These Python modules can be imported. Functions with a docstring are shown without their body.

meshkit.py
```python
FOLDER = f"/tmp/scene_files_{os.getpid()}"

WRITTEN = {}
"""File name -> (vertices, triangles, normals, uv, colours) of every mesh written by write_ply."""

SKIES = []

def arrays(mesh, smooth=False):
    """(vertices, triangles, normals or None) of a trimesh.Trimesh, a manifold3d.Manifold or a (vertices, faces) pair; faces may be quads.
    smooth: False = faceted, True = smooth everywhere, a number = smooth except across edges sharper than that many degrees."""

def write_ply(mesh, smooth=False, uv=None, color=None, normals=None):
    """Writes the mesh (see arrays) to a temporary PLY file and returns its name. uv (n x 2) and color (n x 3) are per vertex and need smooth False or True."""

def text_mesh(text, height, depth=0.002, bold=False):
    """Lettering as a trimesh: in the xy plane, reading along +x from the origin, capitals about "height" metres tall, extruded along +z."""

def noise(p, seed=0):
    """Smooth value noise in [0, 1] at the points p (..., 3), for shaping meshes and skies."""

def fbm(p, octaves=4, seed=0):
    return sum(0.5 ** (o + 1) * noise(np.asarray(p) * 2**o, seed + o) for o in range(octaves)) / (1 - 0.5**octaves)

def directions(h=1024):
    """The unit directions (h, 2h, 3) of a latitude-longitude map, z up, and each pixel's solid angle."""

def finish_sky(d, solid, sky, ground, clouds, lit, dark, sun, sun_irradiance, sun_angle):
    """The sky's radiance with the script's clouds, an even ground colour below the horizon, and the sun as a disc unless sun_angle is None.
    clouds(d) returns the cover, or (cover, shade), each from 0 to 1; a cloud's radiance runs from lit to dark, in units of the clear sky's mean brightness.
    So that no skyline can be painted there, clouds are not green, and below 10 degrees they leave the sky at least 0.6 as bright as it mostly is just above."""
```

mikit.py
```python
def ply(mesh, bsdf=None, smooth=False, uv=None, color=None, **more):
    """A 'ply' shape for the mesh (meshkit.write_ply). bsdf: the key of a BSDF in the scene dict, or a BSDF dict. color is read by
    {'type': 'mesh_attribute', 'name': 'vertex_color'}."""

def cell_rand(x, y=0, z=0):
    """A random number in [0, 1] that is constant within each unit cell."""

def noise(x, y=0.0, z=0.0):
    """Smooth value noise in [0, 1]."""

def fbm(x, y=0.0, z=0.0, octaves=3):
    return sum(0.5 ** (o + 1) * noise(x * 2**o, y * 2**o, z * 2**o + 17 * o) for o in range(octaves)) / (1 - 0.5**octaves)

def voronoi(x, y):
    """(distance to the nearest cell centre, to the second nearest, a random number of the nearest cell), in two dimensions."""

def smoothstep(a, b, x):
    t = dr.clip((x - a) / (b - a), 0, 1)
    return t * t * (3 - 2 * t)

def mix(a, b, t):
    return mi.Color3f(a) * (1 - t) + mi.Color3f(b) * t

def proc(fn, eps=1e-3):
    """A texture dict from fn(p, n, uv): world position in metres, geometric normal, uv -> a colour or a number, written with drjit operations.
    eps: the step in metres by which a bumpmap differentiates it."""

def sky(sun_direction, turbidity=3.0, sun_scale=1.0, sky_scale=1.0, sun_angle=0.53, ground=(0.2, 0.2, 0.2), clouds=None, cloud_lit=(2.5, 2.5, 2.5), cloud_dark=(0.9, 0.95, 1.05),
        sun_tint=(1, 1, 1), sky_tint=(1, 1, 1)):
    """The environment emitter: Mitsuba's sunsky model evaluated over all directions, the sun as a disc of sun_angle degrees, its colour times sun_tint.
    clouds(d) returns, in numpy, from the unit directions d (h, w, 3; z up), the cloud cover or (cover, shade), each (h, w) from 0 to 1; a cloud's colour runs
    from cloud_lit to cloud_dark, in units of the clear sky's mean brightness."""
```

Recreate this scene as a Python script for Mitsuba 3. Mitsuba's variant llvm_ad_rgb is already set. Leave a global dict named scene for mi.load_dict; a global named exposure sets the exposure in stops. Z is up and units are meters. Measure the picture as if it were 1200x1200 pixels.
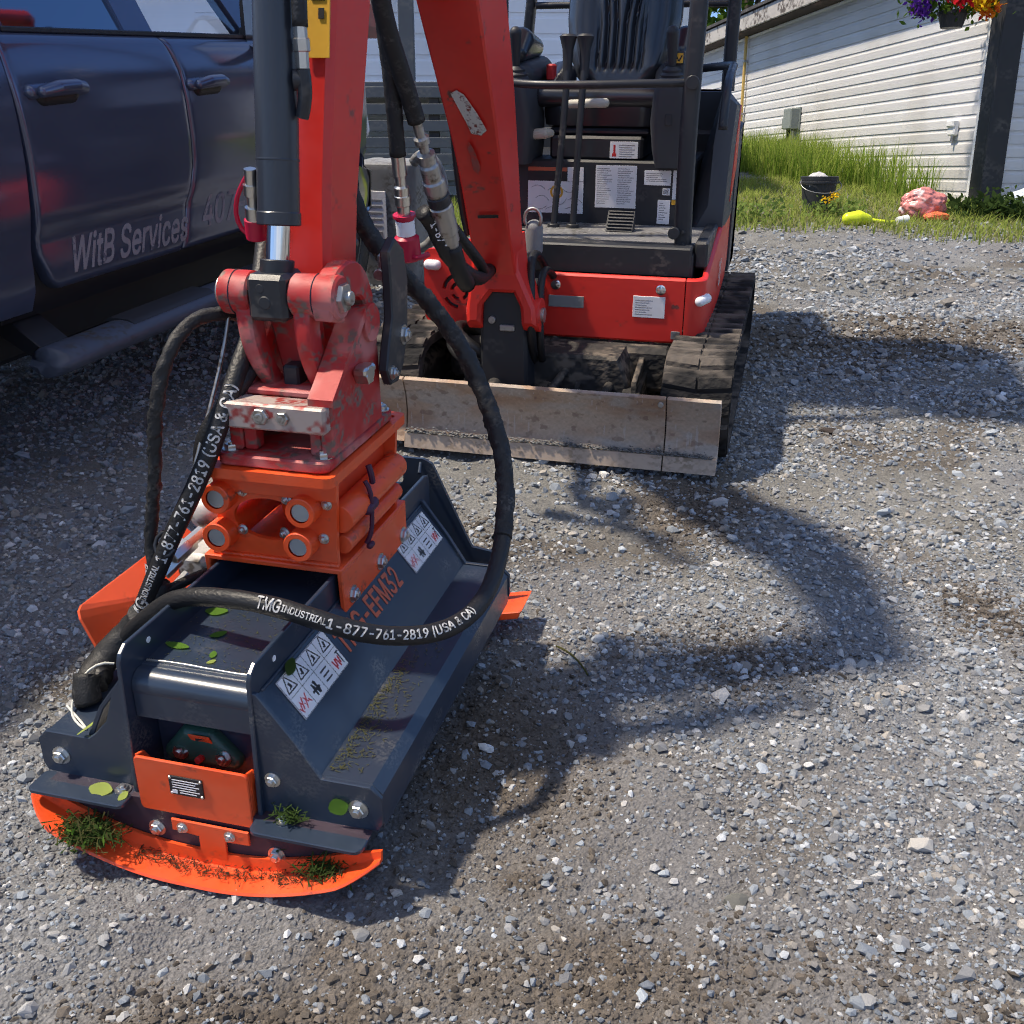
import math, random
import numpy as np, trimesh, shapely, drjit as dr, mitsuba as mi
from shapely.geometry import Polygon
from scipy.interpolate import CubicSpline
import mikit, meshkit
from mikit import proc, noise, fbm, voronoi, cell_rand, smoothstep, mix

rng = np.random.default_rng(7)
random.seed(7)
scene, labels = {}, {}
exposure = 2.0

# ---------------------------------------------------------------- frames
# The yard is one even slope.  Machine frame M: x right across the machine, y along the machine (away from the
# viewer), z normal to the slope.  World: z up.
YAW, SLOPE = math.radians(-14.7), math.radians(5.68)
RZ = np.array([[math.cos(YAW), -math.sin(YAW), 0], [math.sin(YAW), math.cos(YAW), 0], [0, 0, 1]])
RX = np.array([[1, 0, 0], [0, math.cos(SLOPE), -math.sin(SLOPE)], [0, math.sin(SLOPE), math.cos(SLOPE)]])
M2W = RX @ RZ
TAN = math.tan(SLOPE)
def m2w(p): return np.asarray(p, float) @ M2W.T

# ---------------------------------------------------------------- camera and sky
cam = m2w([0, 0, 1.22])
pitch = math.radians(18.35)
look = np.array([0, math.cos(pitch), -math.sin(pitch)])
scene['camera'] = {'type': 'perspective', 'fov': 53.13, 'fov_axis': 'x', 'near_clip': 0.05, 'far_clip': 2000.0,
                   'to_world': mi.ScalarTransform4f().look_at(origin=cam.tolist(), target=(cam + look).tolist(), up=[0, 0, 1])}
sun_dir = m2w(np.array([-.52, -.10, 1.0]))
def cloud_fn(d):
    n = meshkit.fbm(np.stack([d[..., 0] / (d[..., 2] + .25), d[..., 1] / (d[..., 2] + .25), d[..., 2] * 0], -1) * 1.6 + 3.1, 5)
    return np.clip((n - .55) / .16, 0, 1) * .85
scene['sky'] = mikit.sky(sun_dir.tolist(), turbidity=3, clouds=cloud_fn, sky_tint=(.86, .97, 1.16), sun_tint=(.96, 1.0, 1.04), sun_angle=2.8)

# ---------------------------------------------------------------- materials
def rgb(*c): return {'type': 'rgb', 'value': list(map(float, c))}
def mat(name, base, rough=.5, metallic=0., spec=.5, clear=0., cg=.95, bump=None, bscale=1., **k):
    d = {'type': 'principled', 'base_color': base if isinstance(base, dict) else rgb(*base),
         'roughness': rough if isinstance(rough, dict) else float(rough), 'metallic': float(metallic), 'specular': float(spec)}
    if clear: d['clearcoat'] = float(clear); d['clearcoat_gloss'] = float(cg)
    d.update(k)
    if bump is not None: d = {'type': 'bumpmap', 'tex': bump, 'scale': float(bscale), 'nested': d}
    scene[name] = {'type': 'twosided', 'nested': d}
    return name
def lum(p, s, o=3): return fbm(p.x * s, p.y * s, p.z * s, o)
def worn(base, dirt, lo=.58, hi=.75, s=18., s2=90., fade=None, famt=.0, fs=5.):
    def fn(p, n, uv):
        d = smoothstep(lo, hi, lum(p, s)) * smoothstep(.35, .7, lum(p, s2, 2))
        c = mi.Color3f(base)
        if fade is not None: c = mix(c, fade, famt * smoothstep(.42, .68, lum(p, fs)))
        c = c * (.92 + .16 * lum(p, 7., 2))
        return mix(c, dirt, d)
    return proc(fn)
def scratchy(lo, hi, s=40.):
    def fn(p, n, uv): return lo + (hi - lo) * lum(p, s, 3)
    return proc(fn)

RED = mat('paint_red', worn((.62, .024, .016), (.11, .04, .035), .66, .82), scratchy(.3, .5), spec=.5, clear=.3)
REDW = mat('paint_red_worn', worn((.40, .022, .022), (.17, .11, .09), .44, .64, 26, 110, fade=(.47, .16, .15), famt=.95, fs=14.), .55, spec=.4)
ORG = mat('paint_orange', worn((.74, .074, .013), (.26, .06, .03), .60, .80, 25, 120, fade=(.70, .12, .045), famt=.5, fs=9.), scratchy(.26, .5, 60), spec=.5, clear=.35)
NAVY = mat('paint_navy', worn((.017, .028, .050), (.085, .09, .095), .56, .82, 12, 260, fade=(.024, .036, .060), famt=.6), scratchy(.22, .38, 30), spec=.6, clear=.5)
BLK = mat('black_paint', worn((.019, .021, .026), (.075, .07, .065), .55, .8, 12, 80), scratchy(.32, .55, 30), spec=.5)
PLAS = mat('black_plastic', (.028, .030, .035), .5, spec=.4)
SEATM = mat('seat_vinyl', (.018, .020, .026), .24, spec=.7)
CHAR = mat('charcoal_plastic', (.045, .050, .060), .5, spec=.4)
GREYP = mat('grey_plastic', worn((.20, .205, .21), (.09, .08, .07), .4, .75, 9, 60), .6)
RUB = mat('hose_rubber', (.013, .013, .014), .5, spec=.45, bump=proc(lambda p, n, uv: lum(p, 260., 2)), bscale=.0012)
SLEEVE = mat('hose_sleeve', worn((.012, .012, .013), (.06, .058, .055), .5, .8, 30, 200), .62, bump=proc(lambda p, n, uv: lum(p, 420., 2)), bscale=.0012)
STEEL = mat('steel', worn((.42, .41, .39), (.16, .13, .10), .5, .75, 40, 120), .38, metallic=.85)
ZINC = mat('zinc', (.62, .61, .58), .28, metallic=1.)
CHROME = mat('chrome', (.72, .73, .75), .10, metallic=1.)
PINE = mat('pin_end', (.42, .43, .42), .45, metallic=.5)
def blade_fn(p, n, uv):
    h = p.z - p.y * TAN
    big = fbm(p.x * 5., p.y * 5., h * 9., 4)
    c = mix((.37, .235, .155), (.46, .355, .27), smoothstep(.35, .65, big))
    c = mix(c, (.42, .375, .33), smoothstep(.48, .7, fbm(p.x * 9. + 3., p.y * 9., h * 16., 3)) * .8)
    c = c * (.80 + .4 * lum(p, 130., 3))
    sc = smoothstep(.72, .80, fbm(p.x * 130., p.y * 130., h * 9., 2))
    c = mix(c, (.50, .46, .42), sc * .5)
    return mix(c, (.16, .10, .075), smoothstep(.6, .75, lum(p, 40.)) * .55)
BLADE = mat('blade_steel', proc(blade_fn), .6, metallic=.25)
BLADEW = mat('blade_edge_steel', worn((.50, .40, .32), (.30, .23, .17), .4, .75, 20, 90), .5, metallic=.4)
GRIT = mat('grit', worn((.20, .20, .20), (.07, .065, .06), .4, .6, 90, 300), .95, bump=proc(lambda p, n, uv: lum(p, 160., 2)), bscale=.01)
def track_fn(p, n, uv):
    m = smoothstep(.38, .6, lum(p, 11.)) * (.35 + .65 * smoothstep(-.1, .7, n.z))
    return mix((.018, .018, .019), mix((.13, .11, .095), (.20, .175, .15), lum(p, 50.)), m * .6)
TRACK = mat('track_rubber', proc(track_fn), .85, spec=.2, bump=proc(lambda p, n, uv: lum(p, 70., 3)), bscale=.010)
UNDER = mat('dirty_frame', worn((.022, .021, .021), (.12, .10, .08), .42, .62, 10, 45), .8, bump=proc(lambda p, n, uv: lum(p, 60., 3)), bscale=.006)
DIRT = mat('dirt', worn((.11, .09, .07), (.05, .042, .035), .4, .6, 14, 60), .95, bump=proc(lambda p, n, uv: lum(p, 50., 3)), bscale=.02)
WHITE = mat('white_print', (.72, .72, .74), .4)
HPRINT = mat('hose_print', worn((.48, .48, .48), (.10, .10, .10), .48, .62, 70, 170), .6)
DECAL = mat('worn_decal', worn((.55, .52, .48), (.20, .06, .05), .45, .62, 60, 150), .7)
INK = mat('black_print', (.015, .015, .017), .5)
INKG = mat('grey_print', (.22, .22, .24), .5)
REDINK = mat('red_print', (.5, .02, .02), .5)
ORGINK = mat('orange_print', (.48, .11, .05), .5)
YEL = mat('yellow_print', (.66, .36, .03), .45)
CAP = mat('red_cap', (.42, .008, .04), .4)
PURP = mat('purple_cap', (.05, .008, .035), .5)
DPUR = mat('dark_skirt', (.035, .018, .030), .6)
GREEN = mat('green_metal', (.03, .085, .065), .35)
LAMPW = mat('lamp_lens', (.75, .76, .8), .25, clear=.6)
TRUCK = mat('truck_paint', (.085, .108, .175), .14, metallic=.5, spec=.6, clear=1., cg=.985)
TRIMB = mat('truck_trim', (.012, .013, .016), .5)
GLASSD = mat('dark_glass', (.24, .28, .34), .03, metallic=1.)
BOARD = mat('running_board_paint', worn((.055, .068, .098), (.05, .045, .04), .5, .75, 8, 60), .45, spec=.5)
scene['clear_glass'] = {'type': 'thindielectric', 'int_ior': 1.5}
LETT = mat('faded_lettering', worn((.25, .25, .28), (.10, .11, .15), .5, .68, 30, 120), .5)
CABIN = mat('cabin_fabric', (.25, .25, .24), .8)
def siding_mat(name, c1, c2):
    def fn(p, n, uv):
        g = fbm(p.x * 3., p.y * 3., p.z * 60., 3)
        c = mix(c1, c2, g)
        return mix(c, (.33, .30, .25), .28 * smoothstep(.5, .8, fbm(p.x * 1.7, p.y * 1.7, p.z * 1.1, 3)))
    return mat(name, proc(fn), .55, spec=.3)
SID = [siding_mat('siding_a', (.58, .58, .585), (.64, .64, .645)), siding_mat('siding_b', (.53, .53, .53), (.59, .588, .585)), siding_mat('siding_c', (.62, .62, .625), (.68, .68, .68))]
SIDB = siding_mat('siding_house', (.74, .76, .80), (.78, .80, .84))
TRIMW = mat('white_trim', (.74, .74, .73), .45)
FASC = mat('peeling_fascia', worn((.42, .40, .37), (.10, .085, .075), .42, .56, 6, 22), .8)
SOFF = mat('dark_soffit', worn((.045, .033, .028), (.10, .06, .045), .45, .7, 3, 12), .8)
ROOFM = mat('shingle', worn((.055, .053, .055), (.10, .095, .09), .4, .6, 5, 30), .95)
BPOST = mat('dark_trim_boards', worn((.022, .023, .026), (.07, .065, .06), .5, .75, 5, 40), .6)
DECKG = mat('deck_board_grey', worn((.075, .085, .10), (.12, .12, .12), .45, .7, 5, 40), .7)
GASY = mat('yellow_pipe', (.62, .42, .12), .45)
GASG = mat('meter_green', (.10, .20, .17), .5)
BOXG = mat('box_grey', (.22, .25, .24), .5)
LIME = mat('lime_plastic', (.62, .72, .02), .35)
def leafmat(name, c, dt=.9):
    scene[name] = {'type': 'twosided', 'nested': {'type': 'principled', 'base_color': rgb(*c), 'roughness': .6, 'specular': .3}} if dt is None else \
        {'type': 'principledthin', 'base_color': rgb(*c), 'roughness': .6, 'diff_trans': float(dt), 'spec_trans': 0.0}
    return name
GRASS = [leafmat('grass_a', (.20, .31, .045)), leafmat('grass_b', (.29, .36, .08)), leafmat('grass_c', (.34, .34, .14))]
LEAF = leafmat('leaf_green', (.12, .24, .04)); WEED = leafmat('weed_leaf', (.19, .27, .07))
LEAFY = leafmat('leaf_pale', (.38, .46, .12))
LEAFD = leafmat('leaf_dark', (.05, .085, .025)); LEAFB = leafmat('leaf_brown', (.055, .045, .03))
CLIP = leafmat('clipping_green', (.11, .11, .045))
TREEL = leafmat('tree_leaf', (.07, .13, .02))
BARK = mat('bark', (.10, .08, .06), .9)
VCOL = mat('stone_tones', {'type': 'mesh_attribute', 'name': 'vertex_color'}, .85, spec=.3)

# ---------------------------------------------------------------- mesh helpers
def put(key, mesh, m, smooth=False, frame='M', color=None):
    if isinstance(mesh, list): mesh = trimesh.util.concatenate(mesh)
    mesh = trimesh.Trimesh(mesh.vertices @ (M2W.T if frame == 'M' else np.eye(3)), mesh.faces, process=False)
    scene[key] = mikit.ply(mesh, m, smooth=smooth, color=color)
    return key
_used = {}
def name(base):
    if base not in _used: _used[base] = 0; return base
    _used[base] += 1
    return f'{base}_{_used[base]:03d}'
def part(parent, base, mesh, m, smooth=30, frame='M', label=None, color=None, stuff=False):
    k = put(name(parent + '__' + base), mesh, m, smooth, frame, color)
    if label or stuff:
        labels[k] = {}
        if label: labels[k]['label'] = label
        if stuff: labels[k]['kind'] = 'stuff'
    return k
def thing(base, label, cat, group=None, kind=None):
    k = name(base); labels[k] = {'label': label, 'category': cat}
    if group: labels[k]['group'] = group
    if kind: labels[k]['kind'] = kind
    return k
def hull(pts): return trimesh.Trimesh(np.asarray(pts, float)).convex_hull
def box(x0, x1, y0, y1, z0, z1, b=.003):
    p = []
    for x, sx in ((x0, 1), (x1, -1)):
        for y, sy in ((y0, 1), (y1, -1)):
            for z, sz in ((z0, 1), (z1, -1)):
                p += [(x, y + sy * b, z + sz * b), (x + sx * b, y, z + sz * b), (x + sx * b, y + sy * b, z)]
    return hull(p)
def obox(c, ax, half, b=.003):
    ax = np.array(ax, float); m = box(-half[0], half[0], -half[1], half[1], -half[2], half[2], b)
    m.vertices = m.vertices @ ax + np.array(c); return m
def inset(poly, b):
    p = np.asarray(poly, float); a = np.roll(p, 1, 0); c = np.roll(p, -1, 0)
    e1 = p - a; e2 = c - p
    n1 = np.stack([-e1[:, 1], e1[:, 0]], 1) / np.linalg.norm(e1, axis=1, keepdims=True)
    n2 = np.stack([-e2[:, 1], e2[:, 0]], 1) / np.linalg.norm(e2, axis=1, keepdims=True)
    s = n1 + n2; s /= np.maximum((s * n1).sum(1, keepdims=True), .35)
    return p + s * b
def prism(poly, axis, a, b, bev=.002):
    p = np.asarray(poly, float)
    if Polygon(p).exterior.is_ccw is False: p = p[::-1]
    n = len(p); q = inset(p, bev)
    lv = [(q, a), (p, a + bev), (p, b - bev), (q, b)]
    v2 = np.vstack([l[0] for l in lv]); h = np.repeat([l[1] for l in lv], n)
    f = []
    for k in range(3):
        for i in range(n):
            j = (i + 1) % n; f += [(k*n+i, k*n+j, (k+1)*n+j), (k*n+i, (k+1)*n+j, (k+1)*n+i)]
    tv, tf = trimesh.creation.triangulate_polygon(Polygon(q), engine='earcut')
    idx = np.array([np.argmin(((q - t) ** 2).sum(1)) for t in tv]); tf = idx[tf]
    tri = q[tf]; cr = np.cross(tri[:, 1] - tri[:, 0], tri[:, 2] - tri[:, 0]); tf[cr < 0] = tf[cr < 0][:, ::-1]
    f = np.vstack([np.array(f), tf[:, ::-1], tf + 3 * n])
    return _axis(trimesh.Trimesh(np.column_stack([v2, h]), f, process=False), axis)
def _axis(m, axis):
    v = m.vertices.copy()
    if axis == 'x': m.vertices = v[:, [2, 0, 1]]
    elif axis == 'y': m.vertices = v[:, [0, 2, 1]]; m.invert()
    return m
def plate(poly, axis, a, b):   # polygon with holes
    m = trimesh.creation.extrude_polygon(poly, b - a, engine='earcut'); m.apply_translation([0, 0, a])
    return _axis(m, axis)
def rpoly(x0, x1, y0, y1, r, n=4):
    o = []
    for cx, cy, a in ((x1 - r, y0 + r, -90), (x1 - r, y1 - r, 0), (x0 + r, y1 - r, 90), (x0 + r, y0 + r, 180)):
        for k in range(n + 1):
            t = math.radians(a + 90 * k / n); o.append((cx + r * math.cos(t), cy + r * math.sin(t)))
    return o
def basis(d):
    d = np.asarray(d, float) / np.linalg.norm(d)
    a = np.cross(d, [0, 0, 1] if abs(d[2]) < .9 else [1, 0, 0]); a /= np.linalg.norm(a)
    return a, np.cross(d, a), d
def lathe(prof, p0, d, n=24):
    a, b, c = basis(d); t = np.arange(n) * 2 * np.pi / n
    v, f = [], []
    for r, h in prof: v.append(np.outer(np.cos(t) * max(r, 1e-5), a) + np.outer(np.sin(t) * max(r, 1e-5), b) + np.asarray(p0) + c * h)
    for k in range(len(prof) - 1):
        for i in range(n):
            j = (i + 1) % n; f += [(k*n+i, k*n+j, (k+1)*n+j), (k*n+i, (k+1)*n+j, (k+1)*n+i)]
    m = trimesh.Trimesh(np.vstack(v), f, process=False)
    return m
def cyl(p0, p1, r, n=24, bev=.0015):
    p0, p1 = np.asarray(p0, float), np.asarray(p1, float); L = np.linalg.norm(p1 - p0)
    return lathe([(0, 0), (r - bev, 0), (r, bev), (r, L - bev), (r - bev, L), (0, L)], p0, p1 - p0, n)
def hexnut(p, d, r=.009, h=.007, washer=True, stud=.004):
    m = [lathe([(0, 0), (r, 0), (r, h * .8), (r * .88, h), (0, h)], p, d, 6)]
    d = np.asarray(d, float) / np.linalg.norm(d)
    if washer: m.append(lathe([(0, 0), (r * 1.35, 0), (r * 1.35, .0018), (0, .0018)], np.asarray(p), d, 16))
    if stud: m.append(lathe([(0, 0), (r * .5, h), (r * .5, h + stud * .8), (r * .4, h + stud), (0, h + stud)], np.asarray(p), d, 12))
    return trimesh.util.concatenate(m)
class Path:
    def __init__(self, pts, k=None):
        pts = np.asarray(pts, float); s = np.r_[0, np.cumsum(np.linalg.norm(np.diff(pts, axis=0), axis=1))]
        if len(pts) > 2:
            cs = CubicSpline(s, pts); n = k or max(8, int(s[-1] / .012)); P = cs(np.linspace(0, s[-1], n))
        else: n = k or 2; P = pts[0] + np.linspace(0, 1, n)[:, None] * (pts[1] - pts[0])
        T = np.gradient(P, axis=0); T /= np.linalg.norm(T, axis=1, keepdims=True)
        self.P, self.T = P, T; self.s = np.r_[0, np.cumsum(np.linalg.norm(np.diff(P, axis=0), axis=1))]; self.L = self.s[-1]
        N = [basis(T[0])[0]]
        for i in range(1, n):
            v = N[-1] - T[i] * (N[-1] @ T[i]); N.append(v / np.linalg.norm(v))
        self.N = np.array(N); self.B = np.cross(T, self.N)
def tube(path, r, n=12, rip=0, rf=60.):
    if not isinstance(path, Path): path = Path(path)
    t = np.arange(n) * 2 * np.pi / n; k = len(path.P)
    rr = np.broadcast_to(np.asarray(r, float), (k,))[:, None] * np.ones(n)
    if rip:
        q = np.stack([np.broadcast_to(path.s[:, None] * rf, (k, n)), np.broadcast_to(np.cos(t) * 1.5, (k, n)), np.broadcast_to(np.sin(t) * 1.5, (k, n))], -1)
        rr = rr * (1 + rip * (meshkit.fbm(q, 2) - .5) * 2)
    v = path.P[:, None] + rr[..., None] * (np.cos(t)[None, :, None] * path.N[:, None] + np.sin(t)[None, :, None] * path.B[:, None])
    v = np.vstack([v.reshape(-1, 3), path.P[:1], path.P[-1:]]); f = []
    i = np.arange(n); j = (i + 1) % n
    for a in range(k - 1):
        f.append(np.stack([a*n+i, a*n+j, (a+1)*n+j], 1)); f.append(np.stack([a*n+i, (a+1)*n+j, (a+1)*n+i], 1))
    f.append(np.stack([i*0 + k*n, j, i], 1)); f.append(np.stack([i*0 + k*n+1, (k-1)*n+i, (k-1)*n+j], 1))
    return trimesh.Trimesh(v, np.vstack(f), process=False)
def loft(rings):
    R = np.asarray(rings, float); k, n, _ = R.shape; i = np.arange(n); j = (i + 1) % n; f = []
    for a in range(k - 1):
        f.append(np.stack([a*n+i, a*n+j, (a+1)*n+j], 1)); f.append(np.stack([a*n+i, (a+1)*n+j, (a+1)*n+i], 1))
    c0, c1 = R[0].mean(0), R[-1].mean(0)
    f.append(np.stack([i*0 + k*n, j, i], 1)); f.append(np.stack([i*0 + k*n+1, (k-1)*n+i, (k-1)*n+j], 1))
    m = trimesh.Trimesh(np.vstack([R.reshape(-1, 3), c0, c1]), np.vstack(f), process=False)
    if m.volume < 0: m.invert()
    return m
def rsphere(pts, r): # hull of spheres
    s = trimesh.creation.icosphere(2, 1.0).vertices
    r = np.broadcast_to(r, (len(pts),))
    return hull(np.vstack([s * rr + np.asarray(p) for p, rr in zip(pts, r)]))
def text_on(txt, h, o, ex, ey, depth=.0006, bold=True, shear=0., sx=1.):
    m = meshkit.text_mesh(txt, h, depth, bold); v = m.vertices.copy()
    v[:, 0] = v[:, 0] * sx + shear * v[:, 1]
    ex, ey = np.asarray(ex, float), np.asarray(ey, float); ex /= np.linalg.norm(ex); ey /= np.linalg.norm(ey); ez = np.cross(ex, ey)
    m.vertices = np.asarray(o) + v[:, :1] * ex + v[:, 1:2] * ey + v[:, 2:] * ez
    return m
def text_tube(txt, h, path, r, s0, facing, sgn=1, lift=.0006, bold=True, down=0., sx=1.):
    m = meshkit.text_mesh(txt, h, .0005, bold); v = m.vertices
    s = s0 + sgn * v[:, 0] * sx; u = sgn * (v[:, 1] - h / 2 - down)
    P, T = (np.stack([np.interp(s, path.s, a[:, c]) for c in range(3)], 1) for a in (path.P, path.T))
    T /= np.linalg.norm(T, axis=1, keepdims=True); f = np.asarray(facing, float)
    N = f - T * (T @ f)[:, None]; N /= np.linalg.norm(N, axis=1, keepdims=True); B = np.cross(N, T)
    a = u / r; rr = (r + lift + v[:, 2])[:, None]
    m.vertices = P + rr * (np.cos(a)[:, None] * N + np.sin(a)[:, None] * B)
    return m
def quadgrid(fn, nu, nv):
    u, v = np.meshgrid(np.linspace(0, 1, nu), np.linspace(0, 1, nv), indexing='ij')
    V = fn(u, v).reshape(-1, 3); a = (np.arange(nu - 1)[:, None] * nv + np.arange(nv - 1)).ravel()
    return trimesh.Trimesh(V, np.vstack([np.stack([a, a + nv, a + nv + 1], 1), np.stack([a, a + nv + 1, a + 1], 1)]), process=False)
# ================================================================ GROUND
def patch(x, y, np_=True):    # 0 = bare dirt, 1 = fresh blue-grey gravel (same field for mesh and material)
    pass
SOIL = ((-.02, 1.62, .22, .34, .9), (.50, 1.95, .16, .14, .6), (.16, 1.08, .34, .10, .7), (.55, 2.75, .16, .22, .6), (-.42, .98, .22, .09, .9), (1.9, 4.7, .9, .25, .8), (.75, .95, .16, .12, .6), (-.25, 2.55, .22, .16, .5), (1.15, 2.15, .10, .12, .5))   # patches of bare dark soil: x, y, radii, strength
def gfield(P):                # gravel cover, 0 = bare soil
    q = np.column_stack([P[:, 0] * .9 + 4.2, P[:, 1] * .9, np.zeros(len(P))])
    g = meshkit.fbm(q, 4, seed=3); w = (meshkit.fbm(np.column_stack([P[:, :2] * 7, P[:, :1] * 0]), 3, 9) - .5)
    for cx, cy, rx, ry, s in SOIL: g = g - .22 * s * np.exp(-(((P[:, 0] - cx) / rx) ** 2 + ((P[:, 1] - cy) / ry) ** 2) * (1 + 1.6 * w))
    return g
def height(x, y):
    yy = np.where(y > 11, 11 + 2.5 * np.tanh((y - 11) / 2.5), np.where(y < -8, -8 - 4 * np.tanh((-8 - y) / 4), y))
    z = yy * TAN
    near = np.clip(1 - np.hypot(x, y - 3) / 16, 0, 1)
    p = np.stack([x, y, np.zeros_like(x)], -1)
    d = (meshkit.fbm(p * 1.3 + 9, 3, 1) - .5) * .055 + (meshkit.fbm(p * 6, 3, 2) - .5) * .042
    fine = np.clip(1 - np.hypot(x, y - 1.5) / 6, 0, 1)
    d = d + (meshkit.fbm(p * 30, 2, 5) - .5) * .020 * fine + (meshkit.fbm(p * 75, 2, 6) - .5) * .008 * fine
    # ruts and heaps at the right-hand side
    for cx, cy, rx, ry, h in ((1.75, 4.95, .7, .22, .07), (2.2, 5.9, .9, .25, -.09), (1.9, 4.45, .9, .22, -.03), (.95, 5.3, .5, .12, -.03)):
        d = d + h * np.exp(-((x - cx) / rx) ** 2 - ((y - cy) / ry) ** 2)
    d = d + .024 * np.exp(-((x + .50) / .36) ** 2 - ((y - 1.205) / .10) ** 2)
    # lower the ground a little where things stand, so that they rest in it
    return z + d * near - .012
def axis_lines(a, b, step, far):
    inner = np.arange(a, b + step / 2, step); out = [step]
    while sum(out) < far: out.append(out[-1] * 1.16)
    o = np.cumsum(out); return np.r_[(a - o)[::-1], inner, b + o]
gx = axis_lines(-2.6, 3.0, .018, 400); 
yl = np.r_[np.arange(.55, 3.2, .0135), np.arange(3.2, 6.2, .028), np.arange(6.2, 11, .06)]
o = [.06]
while sum(o) < 500: o.append(o[-1] * 1.16)
gy = np.r_[(.55 - np.cumsum(o))[::-1], yl, yl[-1] + np.cumsum(o)]
GX, GY = np.meshgrid(gx, gy, indexing='ij')
GZ = height(GX, GY)
a = (np.arange(len(gx) - 1)[:, None] * len(gy) + np.arange(len(gy) - 1)).ravel(); n_ = len(gy)
gm = trimesh.Trimesh(np.column_stack([GX.ravel(), GY.ravel(), GZ.ravel()]), np.vstack([np.stack([a, a + n_, a + n_ + 1], 1), np.stack([a, a + n_ + 1, a + 1], 1)]), process=False)
def ground_fn(p, n, uv):
    dirt = mix((.114, .110, .102), (.222, .223, .216), fbm(p.x * 8., p.y * 8., 0., 4))
    dirt = mix(dirt, (.098, .084, .070), smoothstep(.54, .72, fbm(p.x * 2.1, p.y * 2.1, 7., 3)) * .75)
    dirt = mix(dirt, (.19, .195, .21), smoothstep(.45, .65, fbm(p.x * 1.1 + 5., p.y * 1.1, 2., 3)) * .6)
    w = fbm(p.x * 7., p.y * 7., 4., 3) - .5; m = mi.Float(0)
    for cx, cy, rx, ry, s in SOIL: m = m + s * dr.exp(-(dr.square((p.x - cx) / rx) + dr.square((p.y - cy) / ry)) * (1 + 1.6 * w))
    dirt = mix(dirt, mix((.082, .068, .055), (.125, .105, .086), fbm(p.x * 30., p.y * 30., 0., 3)), dr.clip(m * 1.1, 0., .92))
    g = fbm(p.x * 190., p.y * 190., 3., 3)
    g2 = fbm(p.x * 420., p.y * 420., 9., 2)
    return dirt * (.40 + .7 * g + .5 * g2)
def ground_bump(p, n, uv): return fbm(p.x * 220., p.y * 220., 0., 4)
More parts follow.
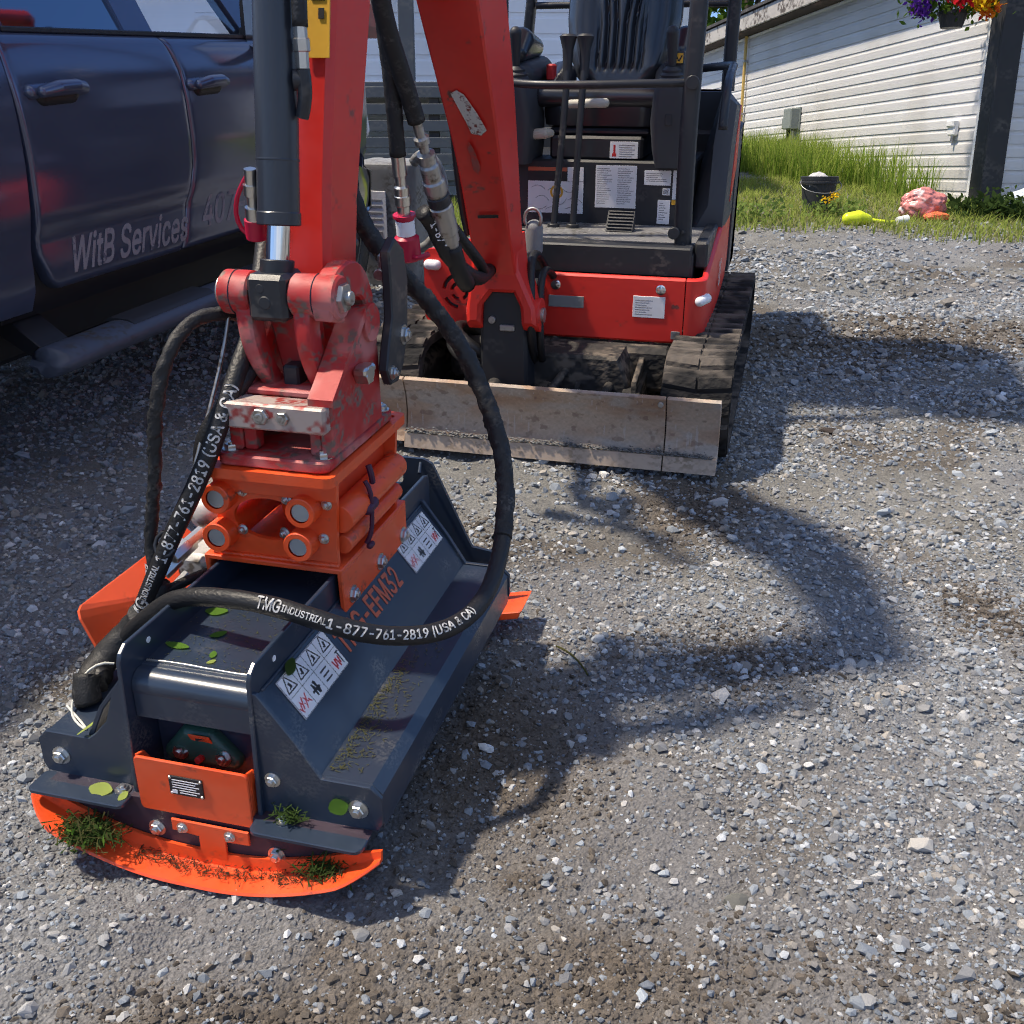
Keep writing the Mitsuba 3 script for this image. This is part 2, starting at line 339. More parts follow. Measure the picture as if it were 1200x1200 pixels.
GROUND = mat('gravel_and_dirt', proc(ground_fn), .95, spec=.2, bump=proc(ground_bump, 1e-3), bscale=.009)
gk = put('gravel_ground', gm, GROUND, True, 'W'); labels[gk] = {'kind': 'structure', 'label': 'sloping yard of grey gravel and brown dirt'}

# loose stones: every one a small hull with its own tone
def stone_variants(k, n):
    out = []
    for _ in range(k):
        i = np.arange(n) + .5; ph = np.arccos(1 - 2 * i / n); th = np.pi * (1 + 5 ** .5) * i
        p = np.column_stack([np.cos(th) * np.sin(ph), np.sin(th) * np.sin(ph), np.cos(ph)]) + rng.normal(0, .20, (n, 3)); p /= np.linalg.norm(p, axis=1, keepdims=True); p *= rng.uniform(.82, 1.1, (n, 1))
        p = p @ trimesh.transformations.random_rotation_matrix(rng.random(3))[:3, :3]
        p *= np.array([1.1, rng.uniform(.65, .95), rng.uniform(.45, .75)]); h = trimesh.Trimesh(p).convex_hull
        out.append((np.asarray(h.vertices), np.asarray(h.faces)))
    return out
def scatter(P, size, variants, tones, sink=.25):
    V, F, C, off = [], [], [], 0
    which = rng.integers(0, len(variants), len(P)); z = height(P[:, 0], P[:, 1])
    for k, (v, f) in enumerate(variants):
        i = np.nonzero(which == k)[0]
        if not len(i): continue
        q = rng.normal(size=(len(i), 3)) * np.array([.35, .35, 3.]); ang = np.linalg.norm(q, axis=1); ax = q / ang[:, None]
        c, s = np.cos(ang), np.sin(ang); K = np.zeros((len(i), 3, 3))
        K[:, 0, 1], K[:, 0, 2], K[:, 1, 0], K[:, 1, 2], K[:, 2, 0], K[:, 2, 1] = -ax[:, 2], ax[:, 1], ax[:, 2], -ax[:, 0], -ax[:, 1], ax[:, 0]
        R = np.eye(3) + s[:, None, None] * K + (1 - c)[:, None, None] * (K @ K)
        vs = np.einsum('kij,nj->kni', R, v) * size[i][:, None, None]
        vs += np.column_stack([P[i], z[i] + size[i] * (.45 - sink)])[:, None]
        V.append(vs.reshape(-1, 3)); F.append((f[None] + (np.arange(len(i)) * len(v))[:, None, None] + off).reshape(-1, 3)); off += len(i) * len(v)
        C.append(np.repeat(tones[i], len(v), 0))
    return trimesh.Trimesh(np.vstack(V), np.vstack(F), process=False), np.vstack(C)
def tones(n, bright=0.):
    t = rng.beta(1.9, 4.4, n)[:, None]; c = np.array([.13, .136, .148]) * (1 - t) + np.array([.50, .50, .495]) * t
    w = rng.random(n)[:, None]; c = np.where(w < .10, c * [1.06, .98, .88], c); c = np.where(w > .5, c * [.90, .99, 1.09], c)
    return np.clip(c * rng.uniform(.8, 1.2, (n, 1)) + bright * (rng.random((n, 1)) < .07) * .2, .03, .75)
def sample(n, x0, x1, y0, y1, keep=1.6):
    P = np.column_stack([rng.uniform(x0, x1, 4 * n), rng.uniform(y0, y1, 4 * n)])
    g = gfield(np.c_[P, P[:, :1] * 0]); P = P[rng.random(4 * n) < np.clip((g - .31) * 4.5, .24, 1)]
    return P[:n]
SV = stone_variants(14, 9); LV = stone_variants(12, 14)
V_, C_ = [], []
TV = stone_variants(6, 7)
P = sample(30000, -1.4, 1.4, .72, 2.3); m, c = scatter(P, rng.uniform(.0011, .0024, len(P)), TV, tones(len(P), 1.)); V_.append(m); C_.append(c)
for n, (x0, x1, y0, y1), r0, r1 in ((24000, (-1.25, 1.2, .72, 1.6), .0022, .0054), (30000, (-1.7, 1.7, 1.6, 2.5), .0028, .0060), (30000, (-2.2, 2.2, 2.5, 4.0), .0042, .0085), (24000, (-2.6, 3.4, 4.0, 6.0), .0062, .0110), (14000, (-3., 4.6, 6.0, 8.4), .0085, .0145)):
    P = sample(n, x0, x1, y0, y1); s = rng.uniform(r0, r1, len(P)) * rng.lognormal(0, .42, len(P))
    m, c = scatter(P, s, SV, tones(len(P), 1.)); V_.append(m); C_.append(c)
st = trimesh.util.concatenate(V_)
k = put('loose_gravel', st, VCOL, False, 'W', np.vstack(C_)); labels[k] = {'kind': 'stuff', 'label': 'loose grey gravel lying over the yard', 'category': 'gravel'}
P = np.vstack([sample(900, -1.5, 1.5, .7, 2.0), sample(700, -2.2, 2.2, 2.0, 4.), sample(700, -3, 4, 4, 8)])
s = rng.uniform(.007, .012, len(P)) * rng.lognormal(0, .25, len(P)) * np.where(P[:, 1] < 4, 1, 1.5)
m, c = scatter(P, s, LV, tones(len(P), 1.) * 1.05 + .02, .28)
k = put('coarse_gravel', m, VCOL, False, 'W', c); labels[k] = {'kind': 'stuff', 'label': 'coarser pale stones strewn among the fine gravel', 'category': 'gravel'}
# clods of dug-up soil
Pc = np.vstack([np.column_stack([rng.normal(cx, rx * .62, 2300), rng.normal(cy, ry * .62, 2300)]) for cx, cy, rx, ry, s_ in SOIL])
m, c = scatter(Pc, np.minimum(rng.uniform(.0016, .0042, len(Pc)) * rng.lognormal(0, .5, len(Pc)), .011) * np.where(Pc[:, 1] > 4, 2.2, 1), SV, np.clip(rng.uniform(.5, 1.35, (len(Pc), 1)) * np.array([.115, .098, .082]), 0, 1), .25)
k = put('soil_crumbs', m, VCOL, False, 'W', c); labels[k] = {'kind': 'stuff', 'label': 'crumbs of dark dug-up soil on the gravel', 'category': 'soil'}

# a few rocks large enough to pick up
def gz(x, y): return float(height(np.array([x]), np.array([y]))[0])
for x, y, s_, lab, tone in (
        (-.835, .93, .026, 'pale angular stone, biggest by the left front of the mower', (.36, .35, .33)),
        (-.93, 1.33, .024, 'grey flat stone at the left edge of the yard beside the mower', (.30, .29, .28)),
        (-.62, .80, .022, 'whitish stone at the bottom left corner of the yard', (.42, .41, .39)),
        (.62, 2.80, .034, 'light grey stone in the dark shadow right of the machine', (.36, .36, .36)),
        (.115, .815, .021, 'broad flat grey stone at the bottom middle of the yard', (.36, .34, .33)),
        (.70, 1.37, .024, 'pale stone near the right edge, among coarse gravel', (.40, .39, .37)),
        (1.12, 3.42, .030, 'single dark brown clod lying on pale gravel at the right', (.05, .04, .035)),
        (.36, 1.24, .021, 'dark pointed stone in the middle of the grey gravel', (.12, .12, .11))):
    p = rng.normal(size=(22, 3)); p /= np.linalg.norm(p, axis=1, keepdims=True); p *= rng.uniform(.8, 1.1, (22, 1)) * np.array([1.15, .8, .5])
    h = trimesh.Trimesh(p).convex_hull; h.vertices = h.vertices * s_ + [x, y, gz(x, y) + s_ * .25]
    k = thing('stone', lab, 'stone'); put(k, h, VCOL, False, 'W', np.tile(tone, (len(h.vertices), 1)))
# a thin dry twig by the front of the mower
k = thing('twig', 'thin dry twig lying on the gravel in front of the mower', 'twig')
put(k, tube([(-.33, .93, gz(-.33, .93) + .006), (-.295, .945, gz(-.3, .94) + .01), (-.265, .94, gz(-.26, .94) + .009), (-.235, .945, gz(-.23, .94) + .006)], [.0018] * 8 if False else .0016, 6), mat('dry_straw', (.30, .24, .14), .8), 30, 'W')
k = thing('grass_stalk', 'bent green grass stalk lying on the shaded gravel right of the mower', 'grass stalk')
put(k, tube([(.10, 1.98, gz(.10, 1.98) + .008), (.14, 1.93, gz(.14, 1.93) + .012), (.165, 1.885, gz(.165, 1.885) + .008)], .0022, 6), CLIP, 30, 'W')

# ================================================================ BUILDINGS (world frame, upright)
AW = math.radians(6.54)
wd = np.array([-math.sin(AW), math.cos(AW), 0]); wn = np.array([-math.cos(AW), -math.sin(AW), 0]); up = np.array([0, 0, 1.])
C0 = np.array([4.098, 9.437, 0.0])
def plank(p0, ax, nrm, L, z, h, t=.014):   # Dutch-lap board: flat face, cove at the top, proud lower edge
    prof = [(0, 0), (t, 0), (t, h * .68), (t * .45, h * .8), (t * .35, h), (0, h)]
    V = np.array([p0 + ax * l + nrm * a_ + up * (z + b_) for l in (0, L) for a_, b_ in prof]); n = 6; f = []
    for i in range(n): j = (i + 1) % n; f += [(i, j, n + j), (i, n + j, n + i)]
    f += [(0, 2, 1), (0, 3, 2), (0, 4, 3), (0, 5, 4), (6, 7, 8), (6, 8, 9), (6, 9, 10), (6, 10, 11)]
    m = trimesh.Trimesh(V, f, process=False)
    if m.volume < 0: m.invert()
    return m
G = thing('garage', 'long building at the right with beige lap siding and a dark eave', 'building')
EXPOS = .108; WTOP = 3.04; WLEN = 12.6
def wbox(o, ax, ay, az, b=.004):  # box from origin along 3 vectors
    o = np.asarray(o, float); M = np.array([ax, ay, az], float); L = np.linalg.norm(M, axis=1); 
    return obox(o + M.sum(0) / 2, M / L[:, None], L / 2, b)
part(G, 'wall', [wbox(C0 - wn * .0 + up * .4, wd * WLEN, -wn * .2, up * (WTOP - .4))], SID[0], False, 'W')
row = 0; z = .84
while z < WTOP - .02:
    s = 0.04; cuts = sorted(rng.uniform(1.6, 9.5, 2)) if rng.random() < .8 else [rng.uniform(3, 7)]
    cuts = [c for i, c in enumerate(cuts) if i == 0 or c - cuts[i-1] > 1.2] + [WLEN]
    for c in cuts:
        part(G, 'wall__siding', plank(C0 + wd * s + wn * .002, wd, wn, c - s - .003, z, min(EXPOS - .002, WTOP - z)), SID[rng.choice(3, p=[.55, .2, .25])], False, 'W')
        s = c
    z += EXPOS
# far end wall, roof, eave
part(G, 'trim', wbox(C0 + wd * .0 + wn * .002 + up * .55, wd * .045, wn * .028, up * (WTOP - .55)), TRIMW, False, 'W', label='white edge trim beside the dark corner boards')
part(G, 'trim', wbox(C0 + wd * .05 + wn * .002 + up * (WTOP - .03), wd * (WLEN - .05), wn * .03, up * .028), TRIMW, False, 'W', label='white strip under the eave')
part(G, 'soffit', wbox(C0 + wd * -.3 + up * (WTOP + .002), wd * (WLEN + .6), wn * .26, up * .03), SOFF, False, 'W')
part(G, 'fascia', wbox(C0 + wd * -.3 + wn * .262 + up * (WTOP + .012), wd * (WLEN + .6), wn * .03, up * .19), FASC, False, 'W', label='weathered pale fascia board with peeling paint')
part(G, 'roof', [trimesh.Trimesh(np.array([C0 + wd * l + wn * a_ + up * (WTOP + b_) for l in (-.35, WLEN + .35) for a_, b_ in ((.32, .215), (.32, .255), (-3.2, 1.35), (-3.2, 1.30))]),
     [(0, 1, 5), (0, 5, 4), (1, 2, 6), (1, 6, 5), (2, 3, 7), (2, 7, 6), (3, 0, 4), (3, 4, 7), (0, 2, 1), (0, 3, 2), (4, 5, 6), (4, 6, 7)], process=False),
     trimesh.Trimesh(np.array([C0 + wd * l + wn * a_ + up * (WTOP + b_) for l in (-.35, WLEN + .35) for a_, b_ in ((-3.2, 1.30), (-3.2, 1.35), (-6.9, .235), (-6.9, .195))]),
     [(0, 1, 5), (0, 5, 4), (1, 2, 6), (1, 6, 5), (2, 3, 7), (2, 7, 6), (3, 0, 4), (3, 4, 7), (0, 2, 1), (0, 3, 2), (4, 5, 6), (4, 6, 7)], process=False)], ROOFM, False, 'W')
# dark corner boards: one leaf on the long wall, one on the front wall
part(G, 'corner_board', wbox(C0 - wd * .17 + wn * .004 + up * .6, wd * .168, wn * .03, up * (WTOP - .6)), BPOST, False, 'W')
part(G, 'corner_board', wbox(C0 - wd * .20 + wn * .034 + up * .6, wd * .03, -wn * .19, up * (WTOP - .6)), BPOST, False, 'W')
C1 = C0 - wd * .17 - wn * .15
part(G, 'front_wall', wbox(C0 - wd * .165 + up * .4, -wn * 6.5, wd * .15, up * (WTOP - .4)), SID[1], False, 'W')
z = .80
while z < WTOP - .05:
    part(G, 'front_wall__siding', plank(C1 - wd * .002, -wn, -wd, 3.5, z, EXPOS - .002), SID[rng.integers(0, 3)], False, 'W'); z += EXPOS
k = thing('leaning_panel', 'dark panel with a white edge leaning on the building at the right picture edge', 'panel')
part(k, 'board', wbox((4.56, 9.10, .70), (.50, .03, 0), (.02, .045, 0), (.07, .16, .95)), BPOST, False, 'W')
part(k, 'edge_strip', wbox((4.535, 9.095, .70), (.023, 0, 0), (.02, .05, 0), (.07, .16, .95)), TRIMW, False, 'W')

# gas riser with regulator on the wall
k = thing('gas_pipe', 'yellow gas riser pipe running up the beige siding to the eave', 'pipe')
gp = C0 + wd * 6.35 + wn * .06
part(k, 'pipe', tube(np.array([gp + up * 1.55, gp + up * 2.4, gp + up * 3.06]), .022, 12), GASY, True, 'W')
for zz in (2.0, 2.7): part(k, 'clip', wbox(gp + up * zz - wn * .05 - wd * .035, wd * .07, wn * .075, up * .03), STEEL, False, 'W')
k = thing('gas_regulator', 'green gas regulator at the foot of the yellow pipe', 'regulator')
part(k, 'body', [lathe([(0, -.07), (.075, -.07), (.09, -.05), (.09, -.02), (.11, -.015), (.11, .015), (.09, .02), (.05, .06), (0, .065)], gp + up * 1.47 + wd * .02, wn, 20), cyl(gp + up * 1.38, gp + up * 1.57, .028)], GASG, 30, 'W')
part(k, 'pipe', cyl(gp + up * 1.05 + wd * .1, gp + up * 1.42 + wd * .1, .022), STEEL, 30, 'W')
part(k, 'bracket', wbox(gp + up * 1.34 - wn * .055 - wd * .16, wd * .07, wn * .07, up * .30), BOXG, False, 'W')
# electrical box with conduit
k = thing('electrical_box', 'grey electrical box with black conduit on the siding above the weeds', 'electrical box')
eb = C0 + wd * 4.32 + wn * .02
part(k, 'box', [wbox(eb + up * 1.73 - wd * .16, wd * .26, wn * .13, up * .25, .012), wbox(eb + up * 1.72 - wd * .17, wd * .28, wn * .02, up * .27)], BOXG, False, 'W')
part(k, 'small_box', wbox(eb + up * 1.74 + wd * .12, wd * .10, wn * .10, up * .14, .01), BOXG, False, 'W')
part(k, 'conduit', tube(np.array([eb + wn * .06 + up * 1.72 - wd * .08, eb + wn * .06 + up * 1.5 - wd * .085, eb + wn * .06 + up * 1.05 - wd * .09]), .022, 10), STEEL, True, 'W')
part(k, 'conduit', [tube(np.array([eb + wn * .06 + up * 1.73 + wd * .08, eb + wn * .06 + up * 1.60 + wd * .10, eb + wn * .06 + up * 1.5 + wd * .24, eb + wn * .06 + up * 1.3 + wd * .27, eb + wn * .06 + up * 1.0 + wd * .27]), .024, 10), wbox(eb + up * 1.47 + wd * .14, wd * .17, wn * .10, up * .15, .01)], PLAS, True, 'W')
# outdoor socket near the corner
k = thing('outdoor_socket', 'small white outdoor socket cover on the siding near the dark corner post', 'socket')
so = C0 + wd * .33 + wn * .016
part(k, 'cover', [wbox(so + up * 1.53, wd * .12, wn * .05, up * .13, .012), wbox(so + up * 1.60 - wd * .0, wd * .12, wn * .07, up * .07, .015)], TRIMW, False, 'W')
part(k, 'outlet', cyl(so + up * 1.53 + wn * .03 + wd * .05, so + up * 1.47 + wn * .03 + wd * .05, .014), STEEL, 30, 'W')

# hanging flower basket
HB0 = np.array([3.66, 9.25, 0.])
k = thing('hanging_basket', 'hanging basket of yellow, red and purple flowers under the eave at top right', 'flower basket')
part(k, 'pot', lathe([(0, 0), (.085, 0), (.115, .10), (.123, .10), (.123, .125), (.108, .125), (.10, .10), (0, .09)], HB0 + up * 2.355, up, 24), PLAS, 30, 'W')
for a_ in range(3):
    t_ = a_ * 2.1 + .4; part(k, 'hanger', tube(np.array([HB0 + up * 2.475 + np.array([math.cos(t_) * .13, math.sin(t_) * .13, 0]), HB0 + up * 2.98 + wn * .0]), .003, 6), PLAS, True, 'W')
part(k, 'hook', tube(np.array([HB0 + up * 2.97, HB0 + up * 3.03, (C0 + wd * .2 + wn * .25) * [1, 1, 0] + up * 3.06]), .006, 6), PLAS, True, 'W')
def leaf_cloud(centres, n, r, size, squash=(1, 1, .8)):
    P = np.asarray(centres)[rng.integers(0, len(centres), n)] + rng.normal(size=(n, 3)) * r * np.asarray(squash) * .5
    d = rng.normal(size=(n, 3)); d /= np.linalg.norm(d, axis=1, keepdims=True); e = np.cross(d, rng.normal(size=(n, 3))); e /= np.linalg.norm(e, axis=1, keepdims=True)
    s = size * rng.uniform(.6, 1.3, (n, 1))
    V = np.stack([P - d * s, P + e * s * .5, P + d * s, P - e * s * .5], 1).reshape(-1, 3); b = np.arange(n)[:, None] * 4
    return trimesh.Trimesh(V, np.vstack([b + [0, 1, 2], b + [0, 2, 3]]), process=False)
bc = HB0 + up * 2.53
part(k, 'foliage', leaf_cloud([bc + [dx, dy, dz] for dx in (-.22, 0, .22) for dy in (-.1, .05, .15) for dz in (.0, .12)], 800, .14, .03), TREEL, False, 'W', stuff=True)
FL = {'yellow': (.80, .50, .02), 'red': (.55, .02, .03), 'purple': (.10, .03, .28), 'orange': (.75, .22, .02)}
for nm, c in FL.items(): leafmat('petal_' + nm, c, .5)
for nm, cs in (('yellow', [(.16, -.16, .02), (.26, -.1, .04), (.10, -.20, .0), (.2, -.18, .08), (.05, -.2, .08)]), ('red', [(-.02, -.2, .02), (.26, -.05, -.02), (-.08, -.15, .12)]), ('purple', [(-.26, -.1, .02), (-.22, 0, .08), (-.28, -.05, -.04)]), ('orange', [(.24, -.1, -.04)])):
    part(k, nm + '_petals', leaf_cloud([bc + c for c in cs], 420 if nm != 'orange' else 140, .085, .026), 'petal_' + nm, False, 'W', stuff=True)

# ================================================================ HOUSE BEHIND THE MACHINE
H = thing('white_house', 'white lap-sided house in shade behind the excavator', 'house')
hd, hn = np.array([1., 0, 0]), np.array([0, -1., 0]); H0 = np.array([-6.5, 10.2, 0])
part(H, 'wall', wbox(H0 + up * .7, hd * 8.15, -hn * 5.0, up * 2.35), SIDB, False, 'W')
z = 1.0
while z < 3.02:
    part(H, 'wall__siding', plank(H0 + hd * 3.6 + hn * .002, hd, hn, 4.54, z, .176, .016), SIDB, False, 'W'); z += .178
part(H, 'corner_trim', wbox(H0 + hd * 8.06 + hn * .003 + up * .8, hd * .10, hn * .03, up * 2.2), TRIMW, False, 'W')
part(H, 'roof', trimesh.Trimesh(np.array([H0 + hd * l - hn * b_ + up * c_ for l in (-.3, 8.1) for b_, c_ in ((-.12, 3.052), (2.5, 3.65), (5.2, 3.052))]), [(0, 1, 4), (0, 4, 3), (1, 2, 5), (1, 5, 4), (0, 3, 5), (0, 5, 2), (0, 2, 1), (3, 4, 5)], process=False), ROOFM, False, 'W')
Dk = thing('deck', 'low wooden deck with grey horizontal skirt boards in front of the white house', 'deck')
D0 = np.array([-4.2, 9.35, 0]); DL = 5.4
part(Dk, 'floor', wbox(D0 + up * 1.90, hd * DL, -hn * .84, up * .05), DECKG, False, 'W')
for i in range(6): part(Dk, 'skirt_board', wbox(D0 + hn * .024 + up * (1.82 - i * .135), hd * DL, hn * .02, up * .088), DECKG, False, 'W')
for i in range(4): part(Dk, 'skirt_post', wbox(D0 + hd * (i * 1.74) + up * .75, hd * .09, -hn * .09, up * 1.147), BPOST, False, 'W')
part(Dk, 'rim_board', wbox(D0 + hn * .001 + up * 1.10, hd * DL, hn * .02, up * .05), DECKG, False, 'W')
for xx in (-.96, -4.1): part(Dk, 'porch_post', wbox((xx, 9.37, 1.952), (.125, 0, 0), (0, .125, 0), (0, 0, 1.20)), DECKG, False, 'W')

# ================================================================ VEGETATION
def blades(P, hgt, wid, lean=.35, seg=3):
    n = len(P); h = hgt * rng.uniform(.55, 1.15, n); w = wid * rng.uniform(.6, 1.3, n); t = rng.uniform(0, 2 * np.pi, n); l = h * rng.uniform(.05, lean * 1.6, n)
    z0 = height(P[:, 0], P[:, 1]) - .01; side = np.stack([-np.sin(t), np.cos(t)], 1); fw = np.stack([np.cos(t), np.sin(t)], 1); V = []
    for k in range(seg):
        q = k / seg; c = P + fw * (l * q ** 2)[:, None]; ww = (w * (1 - q * .6) / 2)[:, None]
        for s in (-1, 1): V.append(np.column_stack([c + side * ww * s, z0 + h * (q - .12 * q * q)]))
    V.append(np.column_stack([P + fw * l[:, None], z0 + h * .9])); V = np.stack(V, 1); m = V.shape[1]; b = np.arange(n)[:, None] * m
    f = [b + np.array(x) for k in range(seg - 1) for x in ((2*k, 2*k+1, 2*k+3), (2*k, 2*k+3, 2*k+2))] + [b + np.array((2*seg-2, 2*seg-1, 2*seg))]
    return trimesh.Trimesh(V.reshape(-1, 3), np.vstack(f), process=False)
def wallP(n, s0, s1, d0, d1):
    s, d = rng.uniform(s0, s1, n), rng.uniform(d0, d1, n); return (C0 + wd * s[:, None] + wn * d[:, None])[:, :2]
tall = np.vstack([wallP(4200, 2.2, 7.5, .08, 1.1), wallP(2000, 1.3, 3.2, .1, 1.0), wallP(420, .3, 1.8, .1, .6), wallP(3600, 3.2, 9., .4, 1.7)])
g = meshkit.fbm(np.c_[tall * 2.2, tall[:, :1] * 0], 3); tall = tall[rng.random(len(tall)) < np.clip((g - .25) * 3, .1, 1)]
k = put('tall_grass', blades(tall[::2], .44, .014), GRASS[0], False, 'W'); labels[k] = {'kind': 'stuff', 'label': 'tall green weeds growing along the beige wall', 'category': 'grass'}
k = put('seeding_grass', blades(tall[1::2], .52, .010, .5), GRASS[1], False, 'W'); labels[k] = {'kind': 'stuff', 'label': 'paler seeding grass among the weeds by the wall', 'category': 'grass'}
lo = np.column_stack([rng.uniform(1.2, 6.2, 34000), rng.uniform(6.2, 11.5, 34000)])
edge = np.interp(lo[:, 0], [1.2, 1.75, 2.54, 3.56, 5.0, 6.2], [8.5, 8.15, 7.85, 7.3, 6.7, 6.5]) + (meshkit.fbm(np.c_[lo * 1.5, lo[:, :1] * 0], 3, 8) - .5) * 1.1
dw = (lo - C0[:2]) @ wn[:2]
lo = lo[(lo[:, 1] > edge) & ((dw > .05) | (lo[:, 0] > 4.2)) & (rng.random(len(lo)) < np.clip((lo[:, 1] - edge) * 1.8 + .12, 0, 1)) & ((lo[:, 0] < 4.2) | (lo[:, 1] < 9.0))]
k = put('short_grass', blades(lo[::2], .125, .012, .7, 2), GRASS[1], False, 'W'); labels[k] = {'kind': 'stuff', 'label': 'short trampled grass at the edge of the gravel', 'category': 'grass'}
k = put('dry_grass', blades(lo[1::2], .085, .012, .8, 2), GRASS[2], False, 'W'); labels[k] = {'kind': 'stuff', 'label': 'dry yellowish grass at the edge of the gravel', 'category': 'grass'}
bk = np.column_stack([rng.uniform(-3.2, 1.6, 5200), rng.uniform(7.7, 9.4, 5200)])
k = put('back_grass', blades(bk, .17, .012, .6, 2), GRASS[1], False, 'W'); labels[k] = {'kind': 'stuff', 'label': 'sunlit grass in front of the deck behind the machine', 'category': 'grass'}
# broad-leaved weed clumps
for i, (x, y, lab) in enumerate(((3.86, 8.62, 'bushy green weed clump growing at the foot of the dark corner post'), (4.12, 8.5, 'green weed clump beside the leaning panel'), (1.95, 8.45, 'low leafy weed at the gravel edge next to the excavator'), (2.65, 8.62, 'small clump of weeds with yellow flowers behind the lime scoop'))):
    k = thing('weed_clump', lab, 'plant')
    part(k, 'leaves', leaf_cloud([np.array([x + a_, y + b_, gz(x, y) + c_]) for a_ in (-.16, 0, .16) for b_ in (-.08, .08) for c_ in (.05, .12)], 260 if i > 1 else 420, .13 if i < 2 else .10, .035 if i < 2 else .026), LEAFD if i < 2 else WEED, False, 'W')
    part(k, 'stem', tube(np.array([(x, y, gz(x, y)), (x + .02, y, gz(x, y) + .1), (x, y + .02, gz(x, y) + .2)]), .004, 6), CLIP, True, 'W')
    if i == 3: part(k, 'flower', leaf_cloud([np.array([x, y, gz(x, y) + .2]), np.array([x - .06, y, gz(x, y) + .17])], 60, .05, .014), 'petal_yellow', False, 'W')

# things lying in the grass
B0 = np.array([2.60, 8.98, gz(2.60, 8.98) - .01])
k = thing('black_bucket', 'black plastic bucket standing in the tall weeds by the wall', 'bucket')
part(k, 'body', lathe([(0, 0), (.118, 0), (.122, .01), (.146, .27), (.156, .27), (.158, .30), (.148, .305), (.140, .29), (.116, .02), (0, .015)], B0, up, 28), PLAS, 40, 'W')
part(k, 'rim', lathe([(.158, .245), (.164, .248), (.164, .262), (.158, .265)], B0, up, 28), PLAS, 40, 'W')
part(k, 'handle', tube(np.array([B0 + [-.15, 0, .28], B0 + [-.14, -.12, .20], B0 + [0, -.17, .17], B0 + [.14, -.12, .20], B0 + [.15, 0, .28]]), .004, 6), STEEL, True, 'W')
k = thing('rag', 'crumpled grey rag lying on top of the black bucket', 'rag')
rg = quadgrid(lambda u, v: np.stack([B0[0] + (u - .5) * .22, B0[1] + (v - .5) * .2, B0[2] + .335 - .10 * ((u - .5) ** 2 + (v - .5) ** 2) * 2 + .05 * (meshkit.fbm(np.stack([u * 5, v * 5, u * 0], -1), 3) - .5)], -1), 14, 14)
put(k, rg, mat('grey_cloth', (.45, .45, .45), .9), True, 'W')
k = thing('lime_scoop', 'lime yellow plastic toy scoop with a handle lying on the grass', 'scoop')
L0 = np.array([2.74, 8.36, gz(2.74, 8.36)])
part(k, 'body', rsphere([L0 + [-.06, 0, .05], L0 + [.02, 0, .055], L0 + [.09, .0, .045]], [.05, .06, .04]), LIME, True, 'W')
part(k, 'handle', tube(np.array([L0 + [.10, 0, .045], L0 + [.2, -.02, .03], L0 + [.30, -.02, .025]]), .016, 10), LIME, True, 'W')
k = thing('white_cup', 'small white plastic cup lying beside the lime scoop', 'cup')
put(k, lathe([(0, 0), (.028, 0), (.038, .09), (.035, .09), (.026, .006), (0, .006)], L0 + [.33, .0, .035], (1, .2, .1), 18), TRIMW, 30, 'W')
RB = mat('red_bag_film', worn((.62, .22, .20), (.75, .68, .66), .56, .62, 7, 16), .28, spec=.6)
k = thing('red_bag', 'crumpled red and white plastic bag lying in the grass near the corner', 'bag')
R0 = np.array([3.36, 8.62, gz(3.36, 8.62)])
def bag(c, s, seed):
    m = trimesh.creation.icosphere(4, 1.0); v = m.vertices; d = meshkit.fbm(v * 2.2 + seed, 3, seed); q_ = np.floor((v @ np.array([[1.9, .7, .4], [-.6, 2.1, .5], [.3, -.8, 1.7]]) + seed)); r = .70 + .55 * d + .16 * (np.abs((v @ np.array([1.3, 2.1, .9]) * 1.6 + 2 * d) % 1 - .5))
    v = v * r[:, None] * np.asarray(s); v[:, 2] = np.maximum(v[:, 2], -s[2] * .75); return trimesh.Trimesh(v + np.asarray(c), m.faces, process=False)
part(k, 'bag', bag(R0 + [0, 0, .11], (.18, .12, .13), 3), RB, 40, 'W')
part(k, 'knot', bag(R0 + [-.05, -.03, .19], (.045, .04, .04), 5), TRIMW, 40, 'W')
k = thing('orange_scrap', 'scrap of orange plastic lying in front of the red bag', 'scrap')
put(k, bag(R0 + [.06, -.16, .03], (.10, .04, .035), 9), mat('orange_film', (.75, .16, .06), .5), 40, 'W')
k = thing('clear_bag', 'crumpled clear white plastic sheet by the foot of the leaning panel', 'plastic sheet')
put(k, bag(np.array([4.30, 8.75, gz(4.3, 8.75) + .10]), (.22, .12, .13), 12), mat('pale_film', (.60, .66, .72), .3), 40, 'W')
# grey bin in front of the truck
k = thing('grey_bin', 'dirty grey plastic container with a carrying hole standing between truck and machine', 'container')
GBM = np.array([-2.20, 5.72, 0.])
def taper(w0, w1, d0, d1, h, r=.05):
    rings = []
    for t_ in (0, .04, .5, .94, .985, 1.0):
        e = {0: .03, .04: 0, .5: 0, .94: 0, .985: .012, 1.0: .05}[t_]
        w = w0 + (w1 - w0) * t_ - e; d = d0 + (d1 - d0) * t_ - e; rings.append([(x_, y_, h * t_) for x_, y_ in rpoly(-w / 2, w / 2, -d / 2, d / 2, r)])
    return loft(rings)
bm = taper(.32, .38, .30, .34, .70); bm.vertices += GBM + [0, 0, -.02]
part(k, 'body', bm, GREYP, 40)
part(k, 'handle', tube(GBM + np.array([(.17, -.12, .68), (.27, -.14, .72), (.33, -.14, .64), (.33, -.14, .42), (.26, -.14, .26), (.16, -.12, .22)]), .028, 12), GREYP, True)
part(k, 'label', obox(GBM + np.array([-.07, -.166, .40]), np.eye(3), (.085, .003, .13), .001), WHITE, False, label='white paper label on the grey container')
